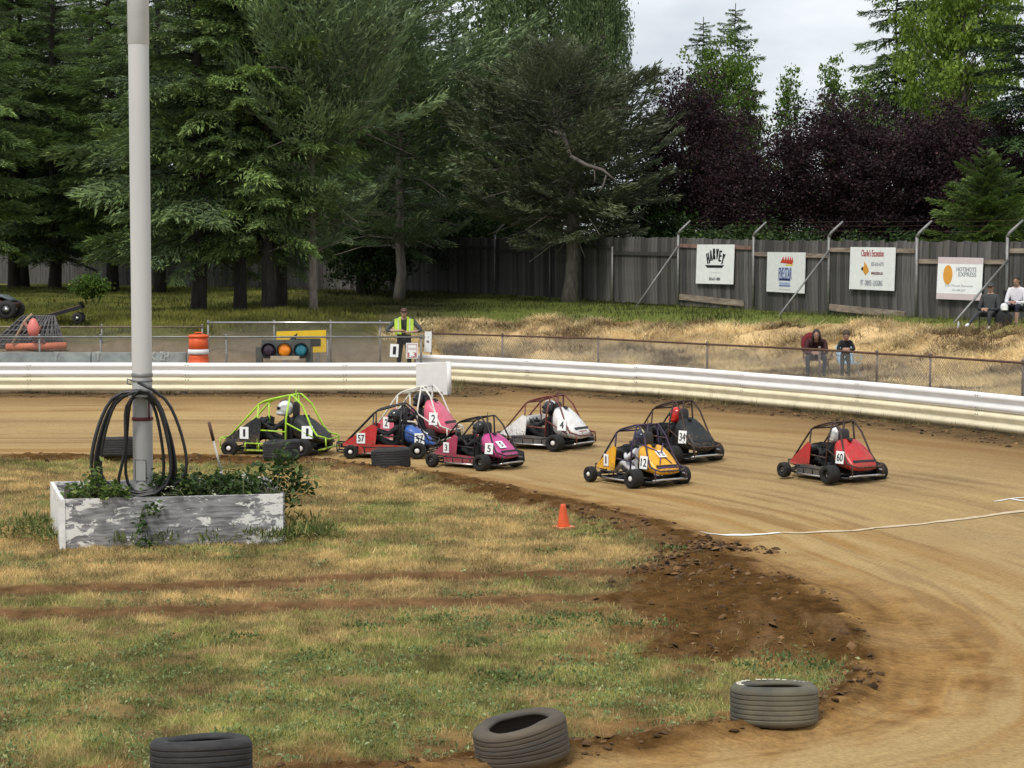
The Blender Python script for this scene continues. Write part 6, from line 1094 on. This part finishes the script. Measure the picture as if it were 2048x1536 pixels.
lime_p = paint('lime_paint', (.42, .72, .04)); redp = paint('red_body', (.50, .015, .02)); redd = paint('dark_red_cage', (.13, .012, .012)); pinkp = paint('pink_body', (.72, .13, .22)); magp = paint('magenta_body', (.55, .05, .26)); magd = paint('crimson_body', (.36, .03, .09)); whp = paint('white_body', (.80, .80, .79)); yelp = paint('yellow_body', (.85, .42, .01)); bluep = paint('blue_body', (.02, .13, .50)); purp = paint('purple_black_cage', (.03, .018, .05)); blkb = paint('black_body', (.012, .016, .018)); whc = paint('white_cage', (.78, .78, .72)); brc = paint('brown_black_cage', (.035, .016, .012)); brm = mat('brushed_skirt', (.20, .20, .20), .45, .6, var=.25, dust=.35)
def FR(rr_, th, s_):
    a = math.radians(th); c, q = math.cos(a), math.sin(a); return (rr_[0]+1.16*s_*c-.94*s_*q, rr_[1]+1.16*s_*q+.94*s_*c)
def W(px, py): g = G(px, py); return (g.x, g.y)
kA = kart('black kart with lime green tube cage and side bars, leftmost in the pack', W(459, 911), 166, 1.16, blkb, None, lime_p, None, [('NL', '1'), ('TL', '1')], nerf=lime_p, hubm=hub, tail_h=.95)
driver(kA, 'kart driver in dark suit with white topped helmet inside the lime cage', cloth('black_suit', (.010, .010, .012)), mat('white_helmet', (.78, .78, .80), .25, coat=.4), mat('helmet_black', (.02, .02, .02), .3))
kB = kart('kart with red front, blue tail and black cage behind the tyre', W(701, 918), 178, 1.0, redp, None, blackp, redp, [('NL', '57'), ('TL', '57'), ('TC', '57')], tailm=bluep, hubm=hub, tail_h=.86)
driver(kB, 'kart driver in black in the red and blue kart', cloth('black_suit_b', (.010, .010, .012)), mat('black_helmet', (.02, .02, .023), .25, coat=.4), turn=.1)
kC = kart('pink kart with tall white cage behind the red and blue kart', (-2.58, 38.0), 152, 1.0, pinkp, None, whc, pinkp, [('TL', '2'), ('NL', '2')], tail_h=1.12, tall=1.14, nerf=whc)
driver(kC, 'kart driver with black helmet under the white cage', cloth('black_suit_c', (.010, .010, .012)), mat('black_helmet_c', (.015, .015, .018), .2, coat=.4))
kD = kart('magenta and crimson kart with black cage, front of the middle group', W(864, 934), 141, .93, magp, magd, blackp, magd, [('NL', '3'), ('TL', '5'), ('TB', '5')], tail_h=.98, tail_w=1.06)
driver(kD, 'kart driver leaning in black gear in the magenta kart', cloth('black_suit_d', (.010, .010, .012)), mat('dark_helmet_d', (.03, .03, .032), .3), turn=.4)
kE = kart('white kart with dark red cage and tall white tail', FR(W(1170, 899), 145, 1.04), 145, 1.04, whp, None, redd, brm, [('TL', '4')], tail_h=1.14, tail_w=1.05, hubm=hub)
driver(kE, 'kart driver with dark helmet in the white kart', cloth('black_suit_e', (.010, .010, .012)), mat('charcoal_helmet', (.03, .034, .04), .25, coat=.4), mat('white_trim', (.7, .7, .7), .4))
mb = MB(); mb.plate([(-.86, .12, .31), (-.86, -.10, .31), (-.855, -.10, .35), (-.855, .12, .35)], .004); o = mb.build('red_sticker', RED, kE)
kF = kart('black kart with tall brown cage, driver in red helmet, behind the yellow kart', FR(W(1429, 930), 128, 1.0), 128, 1.0, blkb, None, brc, None, [('TL', '34')], tail_h=1.05, tall=1.06)
driver(kF, 'kart driver with bright red helmet', cloth('black_suit_f', (.010, .010, .012)), mat('red_helmet', (.70, .02, .015), .25, coat=.5), turn=.3)
kG = kart('yellow and purple kart with dark purple cage, nearest left of the bend', W(1180, 965), 124, .96, yelp, None, purp, None, [('TC', '12'), ('TL', '12'), ('NL', '1')], tail_h=.98, tail_w=1.05, hubm=hub, tall=1.0)
driver(kG, 'kart driver in white jacket and dark helmet in the yellow kart', cloth('white_suit', (.62, .62, .65), .12), mat('navy_helmet', (.03, .03, .07), .25, coat=.4), mat('gold_trim', (.65, .6, .3), .4), turn=-.3)
tl = [o for o in kids(kG) if o.name.startswith('tail_cowl')][0]; mb = MB()
for y0, y1 in ((-.24, .12), (.24, -.12)): mb.tube([(-.44, y0*.9, .655), (-.60, (y0+y1)/2, .575), (-.79, y1, .37)], .010, 4)
mb.tube([(-.835, -.2, .315), (-.835, .2, .315)], .012, 5); mb.build('purple_stripes', mat('purple_stripe', (.10, .04, .16), .4), tl)
kH = kart('red kart with black cage alone at the right', W(1567, 967), 120, .97, redp, None, brc, brm, [('TL', '60')], tail_h=1.04, tail_w=1.06)
driver(kH, 'kart driver with white and black helmet in the red kart', cloth('black_suit_h', (.010, .010, .012)), mat('white_helmet_h', (.75, .75, .74), .25, coat=.4), mat('helmet_black_h', (.02, .02, .02), .3))
